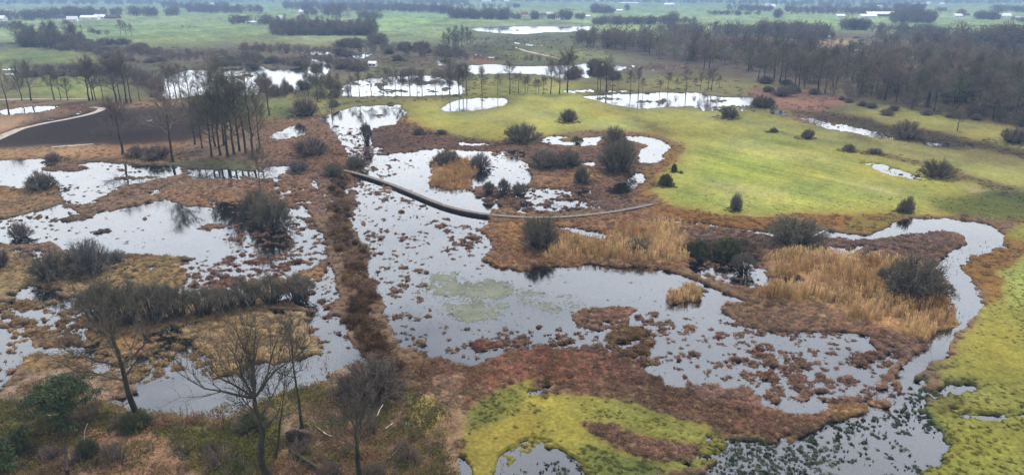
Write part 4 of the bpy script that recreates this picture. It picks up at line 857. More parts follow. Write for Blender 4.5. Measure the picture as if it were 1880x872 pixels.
B = [(1350, 392, 26, 355, 'grey', 'wispy grey sapling clump at the lower edge of the big meadow'), (1655, 394, 22, 366, 'brown', 'shorter brown sapling at the head of the creek bend'), (1666, 393, 24, 358, 'brown', 'taller brown sapling at the head of the creek bend'), (168, 516, 84, 442, 'grey', 'round silver-grey willow bush by the left open pool'), (216, 488, 46, 465, 'grey', 'small pale bush tucked behind the round silver-grey willow'), (100, 524, 76, 466, 'olive', 'olive willow bush left of the round silver-grey willow'),
     (4, 498, 36, 458, 'brown', 'dark bush at the left edge of the gold sedge'), (40, 441, 46, 406, 'brown', 'thin brown bush standing in the left open pool'), (78, 356, 70, 320, 'olive', 'low spreading willow on the sedge spit of the upper left pond'),
     (500, 424, 92, 352, 'olive', 'big dark olive willow beside the dyke'), (474, 400, 56, 344, 'olive', 'taller olive willow behind the big one by the dyke'), (560, 218, 62, 178, 'brown', 'dark brown bush on the green bank above the small left pond'),
     (572, 292, 84, 254, 'brown', 'wide brown thicket in the red sedge left of the lagoon'), (612, 326, 44, 300, 'olive', 'dark bush at the left end of the boardwalk'), (655, 314, 50, 284, 'olive', 'bush just behind the start of the boardwalk'), (674, 266, 30, 222, 'leggy', 'narrow upright bush in the upper lagoon'),
     (546, 320, 44, 298, 'grey', 'grey bush beside the small white pool left of the boardwalk'), (960, 267, 86, 231, 'olive', 'broad dark willow at the top bank of the lagoon'), (1043, 228, 42, 199, 'brown', 'compact dark bush alone on the green rise'),
     (820, 306, 62, 275, 'olive', 'dark bush on the left of the reed island'), (882, 312, 48, 282, 'grey', 'pale bush on the right of the reed island'), (1002, 312, 72, 278, 'olive', 'left of the two dark willows joined on the red island'), (1042, 311, 64, 276, 'olive', 'right of the two dark willows joined on the red island'),
     (1068, 341, 40, 306, 'olive', 'round olive bush in front of the tall dark willow'), (1134, 322, 84, 252, 'olive', 'huge dark willow beside the white kidney-shaped pond'), (1128, 270, 52, 232, 'brown', 'tall brown crown behind the huge dark willow'), (1060, 268, 34, 250, 'leggy', 'small bush between the two upper white ponds'),
     (897, 362, 34, 336, 'leggy', 'left grey bush of the three standing in water above the boardwalk'), (926, 363, 36, 330, 'leggy', 'middle grey bush of the three standing in water above the boardwalk'), (956, 364, 42, 336, 'leggy', 'right grey bush of the three standing in water above the boardwalk'),
     (1222, 346, 34, 324, 'gorse', 'dark gorse bush on the meadow edge beside the narrow pool'), (1337, 221, 44, 196, 'olive', 'dark round bush below the long reflecting pond'), (1400, 201, 46, 174, 'olive', 'dark bush at the right end of the long pond'), (1482, 258, 30, 238, 'brown', 'small brown bush alone in the upper meadow'),
     (1662, 259, 64, 221, 'brown', 'wide bush on the dark wet strip of the right meadow'), (1718, 333, 70, 298, 'olive', 'lone round bush beside the right meadow ditch'), (1860, 268, 58, 234, 'brown', 'dark bush at the right border of the far meadow'), (1558, 282, 28, 266, 'brown', 'scrubby brown bush at the left end of the meadow ditch'), (1606, 287, 30, 274, 'brown', 'low brown bush along the meadow ditch'),
     (990, 466, 84, 400, 'olive', 'dark olive bush in front of the boardwalk on the reed bed'), (1172, 474, 54, 440, 'olive', 'small olive bush at the lower rim of the reed bed'), (1455, 464, 126, 408, 'olive', 'wide dark willow beside the narrow part of the creek'), (1282, 476, 56, 446, 'gorse', 'left black-green bush beside the reed bed'), (1332, 478, 62, 442, 'gorse', 'right black-green bush beside the reed bed'),
     (1364, 506, 62, 468, 'leggy', 'leggy willow standing in water left of the tall reeds'), (1672, 566, 140, 478, 'olive', 'largest willow bush behind the tall golden reeds'), (1628, 540, 70, 496, 'olive', 'low left shoulder bush of the largest willow'), (690, 750, 130, 672, 'brown', 'purple-brown thicket beside the near end of the dyke'), (640, 745, 70, 700, 'brown', 'smaller purple-brown bush left of the near thicket'),
     (255, 800, 60, 768, 'gorse', 'dark evergreen bush at the foot of the tall leaning tree'), (1237, 319, 12, 301, 'gorse', 'tiny black bush alone on the big meadow'), (1250, 321, 6, 316, 'gorse', 'tiny dark tuft beside the black meadow bush'), (810, 250, 26, 240, 'brown', 'faint low shrub at the upper rim of the red bank'),
     (255, 293, 60, 270, 'brown', 'low brown scrub at the foot of the lone spreading tree'), (290, 298, 60, 268, 'brown', 'dark scrub on the straw bank between the two lone trees'), (100, 300, 40, 282, 'brown', 'dark bush at the top bank of the upper left pond'), (1420, 246, 20, 236, 'brown', 'small scrub patch on the upper meadow path'),
     (770, 250, 30, 236, 'brown', 'thin scrub beside the meadow corner'), (1140, 470, 24, 452, 'brown', 'low brown shrub hidden among the reeds'), (36, 846, 50, 800, 'gorse', 'dark evergreen shrub low in the near corner'), (165, 850, 44, 815, 'gorse', 'mossy green shrub in the pink woodland floor'), (470, 800, 60, 770, 'gorse', 'green shrub behind the big mossy tree')]
for b_ in B: bush(*b_)
SKX, SKY, SKS = [], [], []
gk = np.random.default_rng(88)
for b_ in B:
    x, y = at(b_[0], b_[1]); W = metres(b_[0], b_[1], b_[2]) / 2; y += W * .6
    if gz(x, y) < 0 or y > 330 or y < 60: continue
    for i in range(int(10 + 9 * W)):
        a_ = gk.uniform(0, 6.283); r_ = W * gk.uniform(.55, 1.35); SKX.append(x + math.cos(a_) * r_); SKY.append(y + math.sin(a_) * r_); SKS.append(gk.uniform(.35, 1.1))
SKX, SKY, SKS = map(np.array, (SKX, SKY, SKS))
kc = sample(col.astype(np.float32), SKX, SKY) * gk.uniform(.7, 1.2, len(SKX))[:, None] * .6 + lin((120, 108, 74)) * KALB * .4
plant_field('rough_grass', SKX, SKY, np.maximum(sample(GZ, SKX, SKY), -.03), SKS, kc, far_t, 89)
hedge = [(192, 606, 104, 530), (236, 610, 96, 528), (282, 607, 100, 526), (328, 600, 98, 528), (374, 592, 92, 534), (416, 583, 84, 540), (456, 574, 84, 522), (502, 568, 84, 516), (548, 562, 90, 510)]
for i, h_ in enumerate(hedge): bush(*h_, 'leggy', f'leggy olive willow, {nth[i]} from left of the row across the sedge', 'row of willows across the left sedge')
THIN = [shrub_meshes(460 + i, M['willow_brown'], stems=38, dense=12, twr=.0065) for i in range(3)]
gb = np.random.default_rng(66)
for i in range(26):
    px = gb.uniform(10, 800); py = gb.uniform(max(786, 1e-9), 884) if px > 300 else gb.uniform(770, 884)
    x, y = at(px, py); w_ = gb.uniform(.7, 1.5)
    o = empty('bare_shrub', (x, y, gz(x, y) - .03), 'leafless brown shrub of the tangled scrub under the near trees', 'bush', 'leafless scrub under the near trees', gb.uniform(0, 6.28), (w_, w_, w_ * gb.uniform(1.1, 1.9)))
    for me in THIN[i % 3]: link(me.name.split('.')[0], me, o)
# thicket bushes of the middle distance
g = np.random.default_rng(77)
def thicket(n, x0, x1, y0, y1, w, hpx, kinds, label, group):
    for i in range(n):
        px = g.uniform(x0, x1); py = y0 + (y1 - y0) * (px - x0) / (x1 - x0) + g.normal(0, 1) * hpx * .38; sc = g.uniform(.45, 1.1)
        bush(px, py, w * sc, py - hpx * sc, rg.choice(kinds), label, group)
thicket(16, 180, 470, 110, 120, 40, 15, ['brown', 'brown', 'olive'], 'low brown bush of the thicket above the wide far pond', 'thicket bushes above the wide far pond')
thicket(14, 440, 690, 104, 132, 40, 15, ['brown', 'brown', 'olive'], 'brown bush of the scrub between the far pond and the shed', 'scrub between the far pond and the shed')
thicket(18, 620, 860, 92, 100, 40, 19, ['brown', 'olive'], 'bush of the dark scrub left of the red marsh strip', 'dark scrub left of the red marsh strip')
thicket(10, 60, 190, 135, 140, 44, 16, ['brown'], 'brown bush behind the path trees on the left', 'brown bushes behind the path trees')
thicket(12, 120, 300, 90, 96, 46, 16, ['brown', 'olive'], 'bush below the brown copse at the far left', 'bushes below the brown copse')
thicket(8, 1040, 1130, 140, 138, 34, 22, ['olive', 'brown'], 'dark bush at the right end of the long bright pond', 'bushes by the long bright pond')
thicket(18, 1400, 1880, 168, 238, 36, 18, ['brown', 'olive'], 'underwood bush along the front of the dense wood', 'underwood at the front of the dense wood')
thicket(8, 470, 620, 172, 178, 34, 24, ['brown', 'olive'], 'bush between the trees before the wide far pond', 'bushes among the trees before the far pond')

# ------------------------------------------------------------------ near wood: fallen tree, snag, dead branches
def stick(name, pts, r, material, label, cat='branch'):
    p = [np.array([*at(q[0], q[1], q[2]), q[2]]) for q in pts]
    g_ = gz(p[0][0], p[0][1]); segs = []
    n = len(p)
    for i in range(n - 1): segs.append([*p[i], *p[i + 1], r * (1 - .6 * i / n), r * (1 - .6 * (i + 1) / n)])
    v, f = tubes(np.array(segs), 6); v[:, 2] += max(g_, 0)
    return link(name, mesh_np(name, v, [f], material, smooth=True), label=label, category=cat)
ft = empty('fallen_tree', (*at(560, 840), 0), 'uprooted mossy tree with a dark upright root plate on the woodland floor', 'fallen tree')
ox, oy = at(560, 840); zg = gz(ox, oy)
p0 = np.array([*at(534, 836), .3]); p1 = np.array([*at(600, 880), .45]); segs = []
for i in range(5):
    a_, b_ = i / 5, (i + 1) / 5; segs.append([*(p0 + (p1 - p0) * a_), *(p0 + (p1 - p0) * b_), (.21 - .02 * i), (.19 - .02 * i)])
v, f = tubes(np.array(segs), 9); v -= [ox, oy, -zg]; v = v + .02 * np.sin(v * 23.1)[:, [1, 2, 0]]
tr_ = link('trunk', mesh_np('trunk', v - [0, 0, 0], [f], M['bark_mossy'], smooth=True), ft)
bx_, by_ = at(548, 818); g2 = np.random.default_rng(8); V = []; nr, na = 7, 26
for r_ in range(nr):
    for a_ in range(na):
        th = a_ / na * 6.283; rr = 1.05 * r_ / (nr - 1) * (1 + .10 * math.sin(th * 3 + 1) + g2.normal(0, .05)); V.append((bx_ - ox + math.cos(th) * rr * 1.05, by_ - oy + g2.normal(0, .07) - .18 * (1 - r_ / nr), zg + .75 + math.sin(th) * rr * .72 + g2.normal(0, .04)))
nfront = len(V); V += [(a_, b_ + .32, c_) for a_, b_, c_ in V]
Fs = []
for r_ in range(nr - 1):
    for a_ in range(na):
        i = r_ * na + a_; j = r_ * na + (a_ + 1) % na; Fs += [(i, j, j + na, i + na), (i + nfront, i + na + nfront, j + na + nfront, j + nfront)]
for a_ in range(na):
    i = (nr - 1) * na + a_; j = (nr - 1) * na + (a_ + 1) % na; Fs.append((i, j, j + nfront, i + nfront))
link('root_plate', mesh_np('root_plate', np.array(V), [np.array(Fs)], M['soil']), ft)
rs = []
for i in range(18):
    th = g2.uniform(0, 6.283); a0 = np.array([bx_ - ox + math.cos(th) * .7, by_ - oy - .1, zg + .75 + math.sin(th) * .5]); e = a0 + np.array([math.cos(th) * .6 + g2.normal(0, .15), g2.normal(-.15, .25), math.sin(th) * .4 + g2.normal(0, .1)]); m_ = (a0 + e) / 2 + g2.normal(0, .06, 3)
    rs += [[*a0, *m_, .04, .03], [*m_, *e, .03, .012]]
v, f = tubes(np.array(rs), 5); link('roots', mesh_np('roots', v, [f], M['bark']), ft)
stick('dead_snag', [(126, 884, 0), (125, 870, 1.0), (122, 838, 2.2), (121, 822, 2.9)], .20, M['soil'], 'broken grey-brown tree stump standing at the near edge of the woodland', 'stump')
stick('fallen_branch', [(692, 770, .1), (697, 757, .5), (704, 746, .9)], .07, M['bare_wood'], 'bright barkless curved branch beside the low forking tree')
stick('fallen_branch', [(584, 790, .1), (600, 802, .15), (612, 806, .1)], .06, M['bare_wood'], 'pale stripped branch lying right of the root plate')
stick('fallen_branch', [(714, 848, .1), (724, 838, .3), (734, 826, .5)], .05, M['wood'], 'grey dead branch lying near the end of the dyke')
stick('fallen_branch', [(82, 767, .1), (96, 767, .15), (108, 765, .1)], .05, M['bare_wood'], 'white birch branch lying below the broad pine')
stick('fallen_branch', [(156, 812, .1), (157, 795, 1.0), (162, 782, 1.8)], .04, M['bare_wood'], 'thin white birch stem standing left of the tall leaning tree', 'stem')
stick('fallen_branch', [(708, 790, .1), (716, 784, .2), (722, 780, .2)], .04, M['bare_wood'], 'short pale stick near the bright curved branch')
stick('fallen_branch', [(640, 836, .1), (660, 836, .2), (682, 838, .1)], .05, M['wood'], 'straight grey branch lying across the floor by the forking tree')

# ------------------------------------------------------------------ buildings
def house(px, py, w, d, hw, hr, wall, roof, name, label, rz=0.0, wins=2):
    x, y = at(px, py); o = empty(name, (x, y, gz(x, y)), label, 'house' if name in ('farmhouse', 'house') else 'building', None, rz)
    m = MB(); m.box(-w / 2, w / 2, -d / 2, d / 2, -.3, hw)
    m.add([(-w / 2, -d / 2, hw), (-w / 2, d / 2, hw), (-w / 2, 0, hw + hr - .15), (w / 2, -d / 2, hw), (w / 2, d / 2, hw), (w / 2, 0, hw + hr - .15)], [(0, 2, 1), (3, 4, 5)])
    m.build('wall', M[wall], o)
    m = MB(); e = .45; t = .25
    for sg in (1, -1):
        a_ = [(-w / 2 - e, sg * (d / 2 + e), hw - e * hr / (d / 2)), (w / 2 + e, sg * (d / 2 + e), hw - e * hr / (d / 2)), (w / 2 + e, 0, hw + hr), (-w / 2 - e, 0, hw + hr)]
        m.add(a_ + [(p, q, r + t) for p, q, r in a_], [(0, 1, 2, 3), (4, 7, 6, 5), (0, 4, 5, 1), (1, 5, 6, 2), (3, 2, 6, 7), (0, 3, 7, 4)])
    m.build('roof', M[roof], o)
    for i in range(wins):
        cx_ = (i + .5) / wins * w - w / 2; m = MB(); m.box(cx_ - .6, cx_ + .6, -d / 2 - .06, -d / 2 - .01, hw * .35, hw * .8); m.build('window', M['glass'], o)
    return o
HS = [(3, 40, 14, 9, 4, 4, 'white_wall', 'pale_roof', 'farmhouse', 'white farmhouse at the far left edge of the fields'), (112, 38, 18, 9, 3, 3.5, 'white_wall', 'dark_roof', 'farmhouse', 'white-walled farmhouse with dark roof in the left farm row'), (134, 40, 14, 8, 3, 4, 'white_wall', 'pale_roof', 'barn', 'pale barn left of the long white shed'),
      (166, 37, 26, 12, 3.4, 3, 'white_wall', 'pale_roof', 'barn', 'long white-roofed shed of the left farm'), (184, 35, 16, 10, 3, 3, 'white_wall', 'pale_roof', 'barn', 'short white shed right of the long one'), (206, 35, 26, 12, 3, 3, 'brick_wall', 'dark_roof', 'barn', 'dark low barn at the right of the left farm'),
      (351, 16, 16, 10, 4, 4, 'white_wall', 'pale_roof', 'house', 'white house among the blue far trees on the left'), (388, 12, 20, 10, 4, 5, 'white_wall', 'pale_roof', 'house', 'white gabled house higher among the far trees'), (447, 43, 13, 9, 3, 6, 'brick_wall', 'dark_roof', 'farmhouse', 'dark steep-roofed farmhouse between two round trees'), (463, 45, 16, 7, 2.4, 1.4, 'white_wall', 'pale_roof', 'barn', 'low white shed right of the steep-roofed farmhouse'),
      (472, 24, 10, 8, 3.5, 4, 'white_wall', 'red_roof', 'house', 'small white house with a red roof behind the fields'), (560, 26, 22, 12, 4, 4, 'white_wall', 'pale_roof', 'barn', 'pale-roofed barn just above the compact copse'), (518, 37, 9, 7, 3, 3, 'white_wall', 'pale_roof', 'barn', 'tiny white shed left of the compact copse'),
      (893, 7, 36, 22, 8, 11, 'white_wall', 'pale_roof', 'barn', 'large white gabled building on the far skyline'), (912, 4, 26, 16, 7, 6, 'white_wall', 'dark_roof', 'house', 'white building right of the large gabled one'), (930, 5, 22, 16, 6, 6, 'white_wall', 'pale_roof', 'house', 'white building at the right of the skyline village'), (1030, 3, 40, 18, 7, 5, 'white_wall', 'pale_roof', 'barn', 'long pale building near the top of the plain'),
      (1100, 4, 60, 20, 7, 4, 'white_wall', 'pale_roof', 'barn', 'long white works hall on the skyline'), (1155, 8, 70, 24, 4, 2, 'white_wall', 'pale_roof', 'greenhouse', 'very long white greenhouse on the far plain'), (963, 30, 12, 8, 3, 4, 'white_wall', 'red_roof', 'house', 'white house with red roof left of the far bright pond farms'), (997, 33, 11, 8, 4, 3, 'white_wall', 'dark_roof', 'house', 'white cottage behind the far bright pond'), (1010, 29, 14, 8, 3, 3, 'white_wall', 'pale_roof', 'barn', 'pale shed behind the white cottage'),
      (1024, 38, 7, 6, 4, 2, 'white_wall', 'dark_roof', 'house', 'narrow white house close behind the far pond'), (1071, 33, 22, 8, 2.2, 1.5, 'white_wall', 'pale_roof', 'barn', 'long low white shed right of the pond farms'), (1127, 24, 9, 8, 4, 3, 'white_wall', 'dark_roof', 'house', 'small white house left of the twin sheds'), (1136, 23, 15, 8, 3.5, 2, 'white_wall', 'pale_roof', 'barn', 'bright white shed in the open far field'),
      (1228, 12, 32, 14, 5, 4, 'white_wall', 'pale_roof', 'barn', 'pale hall on the hazy plain beyond the copse'), (1413, 16, 28, 14, 5, 6, 'white_wall', 'pale_roof', 'house', 'white many-gabled house among hazy trees'), (1518, 22, 14, 9, 3.5, 4, 'white_wall', 'pale_roof', 'house', 'left white house of the pair behind the long field'), (1530, 22, 16, 9, 3.5, 4, 'white_wall', 'pale_roof', 'house', 'right white house of the pair behind the long field'),
      (1542, 33, 14, 8, 2.8, 2.6, 'white_wall', 'pale_roof', 'barn', 'bright low shed at the edge of the long field'), (1592, 35, 26, 14, 4, 3, 'white_wall', 'pale_roof', 'barn', 'bright white barn front of the big right farm'), (1614, 31, 50, 16, 4, 4, 'brick_wall', 'pale_roof', 'barn', 'long grey-roofed stable behind the bright barn'), (1613, 23, 12, 10, 6, 9, 'white_wall', 'pale_roof', 'house', 'tall white pointed house above the long stable'),
      (1687, 11, 60, 18, 5, 3, 'white_wall', 'pale_roof', 'barn', 'very long white shed high on the right plain'), (1704, 9, 14, 10, 5, 4, 'white_wall', 'pale_roof', 'house', 'white house right of the very long shed'), (1728, 12, 16, 10, 6, 4, 'white_wall', 'pale_roof', 'house', 'single bright house farther right on the plain'), (1757, 33, 13, 9, 3, 3, 'white_wall', 'pale_roof', 'house', 'left white house before the round right trees'), (1772, 32, 13, 8, 3, 3, 'white_wall', 'dark_roof', 'house', 'right white house before the round right trees'),
      (1843, 33, 20, 10, 3, 4, 'white_wall', 'pale_roof', 'farmhouse', 'white farmhouse right of the round trees'), (1874, 39, 15, 9, 3, 3, 'white_wall', 'pale_roof', 'farmhouse', 'white-grey farmhouse at the right edge of the plain'), (685, 124, 4.2, 3, 2.0, 1.0, 'white_wall', 'pale_roof', 'shed', 'tiny white hut in the scrub beyond the dotted pond')]
for h_ in HS: house(*h_, rz=rg.uniform(-.35, .35))

# ------------------------------------------------------------------ far woodland: reads as one mass
def far_tree(g):
    v = []; f = []
    for i in range(150):
        d = unit(g.normal(0, 1, 3)); r = g.uniform(.1, 1.0) ** .45; p = d * r * [.42, .42, .48] + [0, 0, .50]; L = .085 * g.uniform(.6, 1.4)
        d1 = unit(d * .8 + g.normal(0, .7, 3) + [0, 0, .5]) * L; d2 = unit(np.cross(d1, g.normal(0, 1, 3))) * L * .16; b = len(v); v += [p - d1 - d2, p - d1 + d2, p + d1 + d2 * .4, p + d1 - d2 * .4]; f.append([b, b + 1, b + 2, b + 3])
    b = len(v); v += [(-.02, 0, -.02), (.02, 0, -.02), (.014, 0, .5), (-.014, 0, .5), (0, -.02, -.02), (0, .02, -.02), (0, .014, .5), (0, -.014, .5)]; f += [[b, b + 1, b + 2, b + 3], [b + 4, b + 5, b + 6, b + 7]]
    return np.array(v), np.array(f), np.zeros((0, 3), int)
ftm = [far_tree(tg) for _ in range(6)]
FX, FY, FS, FC = [], [], [], []
def belt(x0, y0, x1, y1, n, h, thick=2.0, colr=(122, 112, 98)):
    g = np.random.default_rng(int(x0 * 7 + y0 * 131 + n) & 0xffff)
    n = int(n * 1.6)
    for i in range(n):
        q = g.uniform(0, 1); px = x0 + (x1 - x0) * q; py = y0 + (y1 - y0) * q + g.uniform(-1, 1) * thick
        x, y = at(px, max(py, -8.5)); FX.append(x); FY.append(y); FS.append(h * g.uniform(.65, 1.2)); FC.append(lin(colr) * KALB * g.uniform(.75, 1.25))
belt(-60, 36, 60, 37, 34, 15, 2.5); belt(60, 36, 92, 37, 10, 17, 1.5); belt(92, 33, 170, 33, 34, 17, 2); belt(120, 28, 225, 30, 24, 15, 1.5); belt(236, 30, 290, 30, 16, 17, 1); belt(306, 30, 330, 29, 8, 16, 1)
belt(-40, 54, 24, 52, 16, 9, 2); belt(345, 22, 480, 24, 60, 16, 3); belt(300, 14, 420, 16, 60, 16, 4); belt(424, 45, 440, 44, 5, 12, .8); belt(455, 45, 462, 44, 2, 12, .5); belt(474, 46, 500, 46, 9, 13, 1)
belt(520, 14, 700, 20, 130, 18, 5); belt(560, 28, 610, 30, 12, 18, 1.5); belt(610, 34, 640, 33, 4, 22, 1); belt(656, 34, 702, 36, 16, 13, 1); belt(690, 18, 830, 24, 110, 17, 3); belt(826, 34, 935, 36, 60, 17, 2); belt(940, 36, 960, 36, 8, 10, 1)
belt(976, 36, 994, 36, 9, 13, 1); belt(1000, 36, 1022, 36, 8, 11, 1); belt(1028, 37, 1048, 37, 10, 16, 1); belt(1050, 36, 1072, 36, 8, 10, 1); belt(1084, 24, 1126, 25, 26, 17, 2); belt(1150, 20, 1156, 20, 3, 14, .5); belt(1090, 46, 1230, 45, 70, 11, 1.5); belt(1240, 43, 1275, 42, 14, 8, 1); belt(1225, 47, 1238, 47, 5, 16, 1)
belt(820, 14, 960, 15, 30, 13, 1.5); belt(-80, 0, 1960, -1, 420, 18, 4); belt(-80, 4, 560, 3, 120, 16, 3); belt(560, 4, 860, 8, 150, 17, 3); belt(880, 2, 1200, 4, 130, 16, 3); belt(-100, 6, 320, 8, 170, 14, 3); belt(1200, 4, 1480, 8, 120, 15, 3); belt(1480, 5, 1980, 5, 190, 16, 4)
belt(1300, 28, 1400, 29, 30, 9, .8); belt(1335, 18, 1420, 22, 40, 14, 3); belt(1418, 34, 1434, 33, 6, 15, .6); belt(1440, 24, 1640, 26, 90, 14, 3); belt(1440, 12, 1700, 14, 90, 14, 3); belt(1638, 42, 1712, 42, 46, 16, 2); belt(1640, 28, 1690, 28, 30, 20, 2); belt(1712, 22, 1740, 22, 8, 10, 1)
belt(1790, 36, 1834, 37, 24, 13, 1); belt(1820, 22, 1960, 24, 60, 14, 2); belt(1756, 32, 1768, 32, 3, 14, .5); belt(1855, 40, 1900, 42, 10, 9, 1); belt(1545, 55, 1590, 56, 22, 13, 1.5); belt(1600, 58, 1740, 66, 40, 10, 2); belt(1750, 82, 1960, 90, 46, 17, 4); belt(1600, 70, 1760, 84, 30, 10, 5); belt(1380, 60, 1520, 72, 40, 14, 6)
belt(1420, 68, 1500, 84, 24, 13, 6); belt(1200, 62, 1440, 70, 46, 13, 4); belt(330, 52, 360, 52, 3, 3, .3); belt(165, 62, 200, 66, 10, 6, 1.5); belt(1560, 96, 1760, 112, 34, 9, 8); belt(1760, 116, 1900, 128, 26, 12, 6)
# the inside of the dense wood beyond the meadow
belt(1060, 78, 1200, 92, 30, 13, 8); belt(1200, 90, 1400, 118, 22, 13, 20, (134, 116, 106)); belt(1200, 90, 1400, 118, 12, 13, 20, (122, 122, 88)); belt(1400, 112, 1600, 150, 18, 14, 28, (130, 112, 104)); belt(1400, 112, 1600, 150, 16, 12, 28, (124, 122, 90))
belt(1600, 135, 1890, 185, 24, 14, 36, (132, 114, 104)); belt(1600, 135, 1890, 185, 20, 13, 36, (124, 124, 92))
# brush round the far pools
belt(180, 100, 480, 112, 90, 4.5, 7, (128, 110, 98)); belt(440, 92, 620, 100, 60, 5, 5, (128, 110, 98)); belt(560, 108, 680, 130, 40, 4, 4, (124, 108, 94)); belt(640, 88, 860, 104, 70, 5.5, 8, (118, 108, 96)); belt(250, 148, 300, 178, 24, 6, 4, (122, 106, 96)); belt(400, 118, 560, 120, 30, 4.5, 3, (122, 106, 96))
belt(690, 138, 860, 146, 34, 4, 5, (118, 108, 92)); belt(560, 150, 640, 174, 24, 4.5, 4, (120, 106, 92)); belt(180, 126, 300, 160, 34, 4.5, 10, (122, 108, 94)); belt(860, 108, 1060, 112, 26, 2.5, 4, (112, 102, 84)); belt(60, 134, 200, 138, 30, 4.5, 4, (128, 110, 98)); belt(120, 88, 300, 98, 40, 4, 4, (120, 108, 92)); belt(860, 80, 1060, 84, 36, 2.2, 10, (104, 98, 80)); belt(480, 178, 620, 182, 16, 4, 3, (116, 104, 88))
belt(1500, 170, 1890, 232, 30, 5, 8)
belt(500, 60, 690, 63, 170, 12, 4); belt(500, 66, 690, 66, 60, 8, 1); belt(36, 82, 150, 86, 80, 10, 6); belt(100, 92, 180, 96, 30, 6, 3)
FX, FY, FS, FC = map(np.array, (FX, FY, FS, FC))
plant_field('far_woodland', FX, FY, np.full(len(FX), .2), FS * 1.05, FC, ftm, 500, sy=FS)
print('trees', NT, 'far', len(FX))

# ------------------------------------------------------------------ haze, light, sky, camera
hz = MB(); hz.box(-13000, 13000, -400, 10400, -1.6, 62)
hm = bpy.data.materials.new('haze'); hm.use_nodes = True; hm.node_tree.nodes.clear()
N = hm.node_tree.nodes; pv = N.new('ShaderNodeVolumePrincipled'); om = N.new('ShaderNodeOutputMaterial')
pv.inputs['Color'].default_value = (.27, .43, .68, 1); pv.inputs['Density'].default_value = .00029; pv.inputs['Anisotropy'].default_value = 0
hm.node_tree.links.new(pv.outputs[0], om.inputs['Volume'])
hz.build('haze', hm, kind='stuff')

SUN_EL, SUN_AZ = math.radians(56), math.radians(20)     # ahead and a little to the right
w = bpy.data.worlds.new('World'); bpy.context.scene.world = w; w.use_nodes = True
nt = w.node_tree; N = nt.nodes; Lk = nt.links; bg = N['Background']; out = N['World Output']
sky = N.new('ShaderNodeTexSky'); sky.sky_type = 'NISHITA'; sky.sun_disc = False; sky.sun_elevation = SUN_EL; sky.sun_rotation = SUN_AZ
Lk.new(sky.outputs[0], bg.inputs['Color']); bg.inputs['Strength'].default_value = .06
tc = N.new('ShaderNodeTexCoord'); sx = N.new('ShaderNodeSeparateXYZ'); Lk.new(tc.outputs['Generated'], sx.inputs[0])
mp = N.new('ShaderNodeMapping'); mp.inputs['Scale'].default_value = (1.6, 1.6, 5); Lk.new(tc.outputs['Generated'], mp.inputs['Vector'])
nz = N.new('ShaderNodeTexNoise'); nz.inputs['Scale'].default_value = 1.5; nz.inputs['Detail'].default_value = 5; nz.inputs['Roughness'].default_value = .55; Lk.new(mp.outputs['Vector'], nz.inputs['Vector'])
# cloud deck: bright low ahead (towards the veiled sun), dimmer and bluer overhead
el = N.new('ShaderNodeValToRGB'); el.color_ramp.interpolation = 'EASE'
E = el.color_ramp.elements; E[0].position = .0; E[0].color = (.95, .98, 1.02, 1); E[1].position = 1; E[1].color = (.76, .79, .86, 1)
for p_, c_ in ((.22, (1.0, 1.02, 1.05, 1)), (.34, (.92, .97, 1.04, 1)), (.48, (.86, .90, .98, 1)), (.62, (.80, .83, .91, 1))):
    e = E.new(p_); e.color = c_
Lk.new(sx.outputs['Z'], el.inputs['Fac'])
fr = N.new('ShaderNodeMapRange'); fr.inputs['From Min'].default_value = -1; fr.inputs['From Max'].default_value = 1; fr.inputs['To Min'].default_value = .55; fr.inputs['To Max'].default_value = 1.15
Lk.new(sx.outputs['Y'], fr.inputs['Value'])
nr_ = N.new('ShaderNodeMapRange'); nr_.inputs['From Min'].default_value = .3; nr_.inputs['From Max'].default_value = .7; nr_.inputs['To Min'].default_value = .82; nr_.inputs['To Max'].default_value = 1.14
Lk.new(nz.outputs['Fac'], nr_.inputs['Value'])
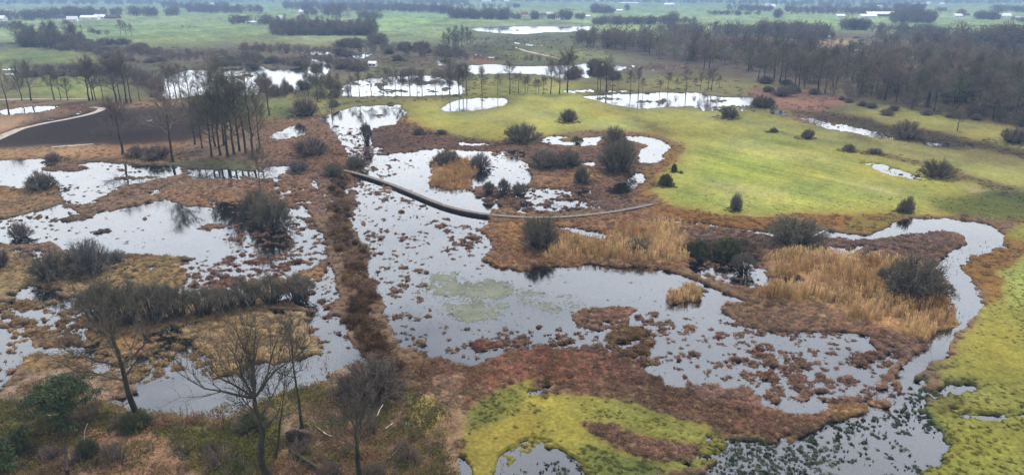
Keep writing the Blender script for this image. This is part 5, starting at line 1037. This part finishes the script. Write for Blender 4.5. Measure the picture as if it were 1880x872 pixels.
mu = N.new('ShaderNodeMath'); mu.operation = 'MULTIPLY'; Lk.new(fr.outputs[0], mu.inputs[0]); Lk.new(nr_.outputs[0], mu.inputs[1])
mc = N.new('ShaderNodeMix'); mc.data_type = 'RGBA'; mc.blend_type = 'MULTIPLY'; mc.inputs[0].default_value = 1; Lk.new(el.outputs['Color'], mc.inputs[6]); Lk.new(mu.outputs[0], mc.inputs[7])
b2 = N.new('ShaderNodeBackground'); Lk.new(mc.outputs[2], b2.inputs['Color']); b2.inputs['Strength'].default_value = .82
mixs = N.new('ShaderNodeMixShader'); cv = N.new('ShaderNodeMapRange'); cv.inputs['From Min'].default_value = .30; cv.inputs['From Max'].default_value = .42; cv.inputs['To Min'].default_value = .6; cv.inputs['To Max'].default_value = 1
Lk.new(nz.outputs['Fac'], cv.inputs['Value']); Lk.new(cv.outputs[0], mixs.inputs[0]); Lk.new(bg.outputs[0], mixs.inputs[1]); Lk.new(b2.outputs[0], mixs.inputs[2]); Lk.new(mixs.outputs[0], out.inputs['Surface'])

sl = bpy.data.lights.new('sun', 'SUN'); sl.energy = 1.5; sl.angle = math.radians(11); sl.color = (1, .95, .88)
so = bpy.data.objects.new('sun', sl); C.objects.link(so); so.rotation_euler = (math.radians(90) - SUN_EL, 0, math.pi - SUN_AZ)

cam = bpy.data.cameras.new('camera'); co = bpy.data.objects.new('camera', cam); C.objects.link(co)
cam.sensor_width = 36; cam.lens = 36 * F / 1880; cam.clip_start = .5; cam.clip_end = 30000
co.location = (0, 0, H); co.rotation_euler = (math.radians(90) - PITCH, 0, 0)
sc = bpy.context.scene; sc.camera = co
sc.view_settings.view_transform = 'Standard'; sc.view_settings.look = 'None'; sc.view_settings.gamma = 1; sc.view_settings.exposure = 1.40
cy = sc.cycles; cy.use_denoising = True; cy.max_bounces = 5; cy.diffuse_bounces = 2; cy.glossy_bounces = 3; cy.volume_bounces = 0; cy.transparent_max_bounces = 8
cy.use_adaptive_sampling = True; cy.adaptive_threshold = .004
cy.sample_clamp_indirect = 4
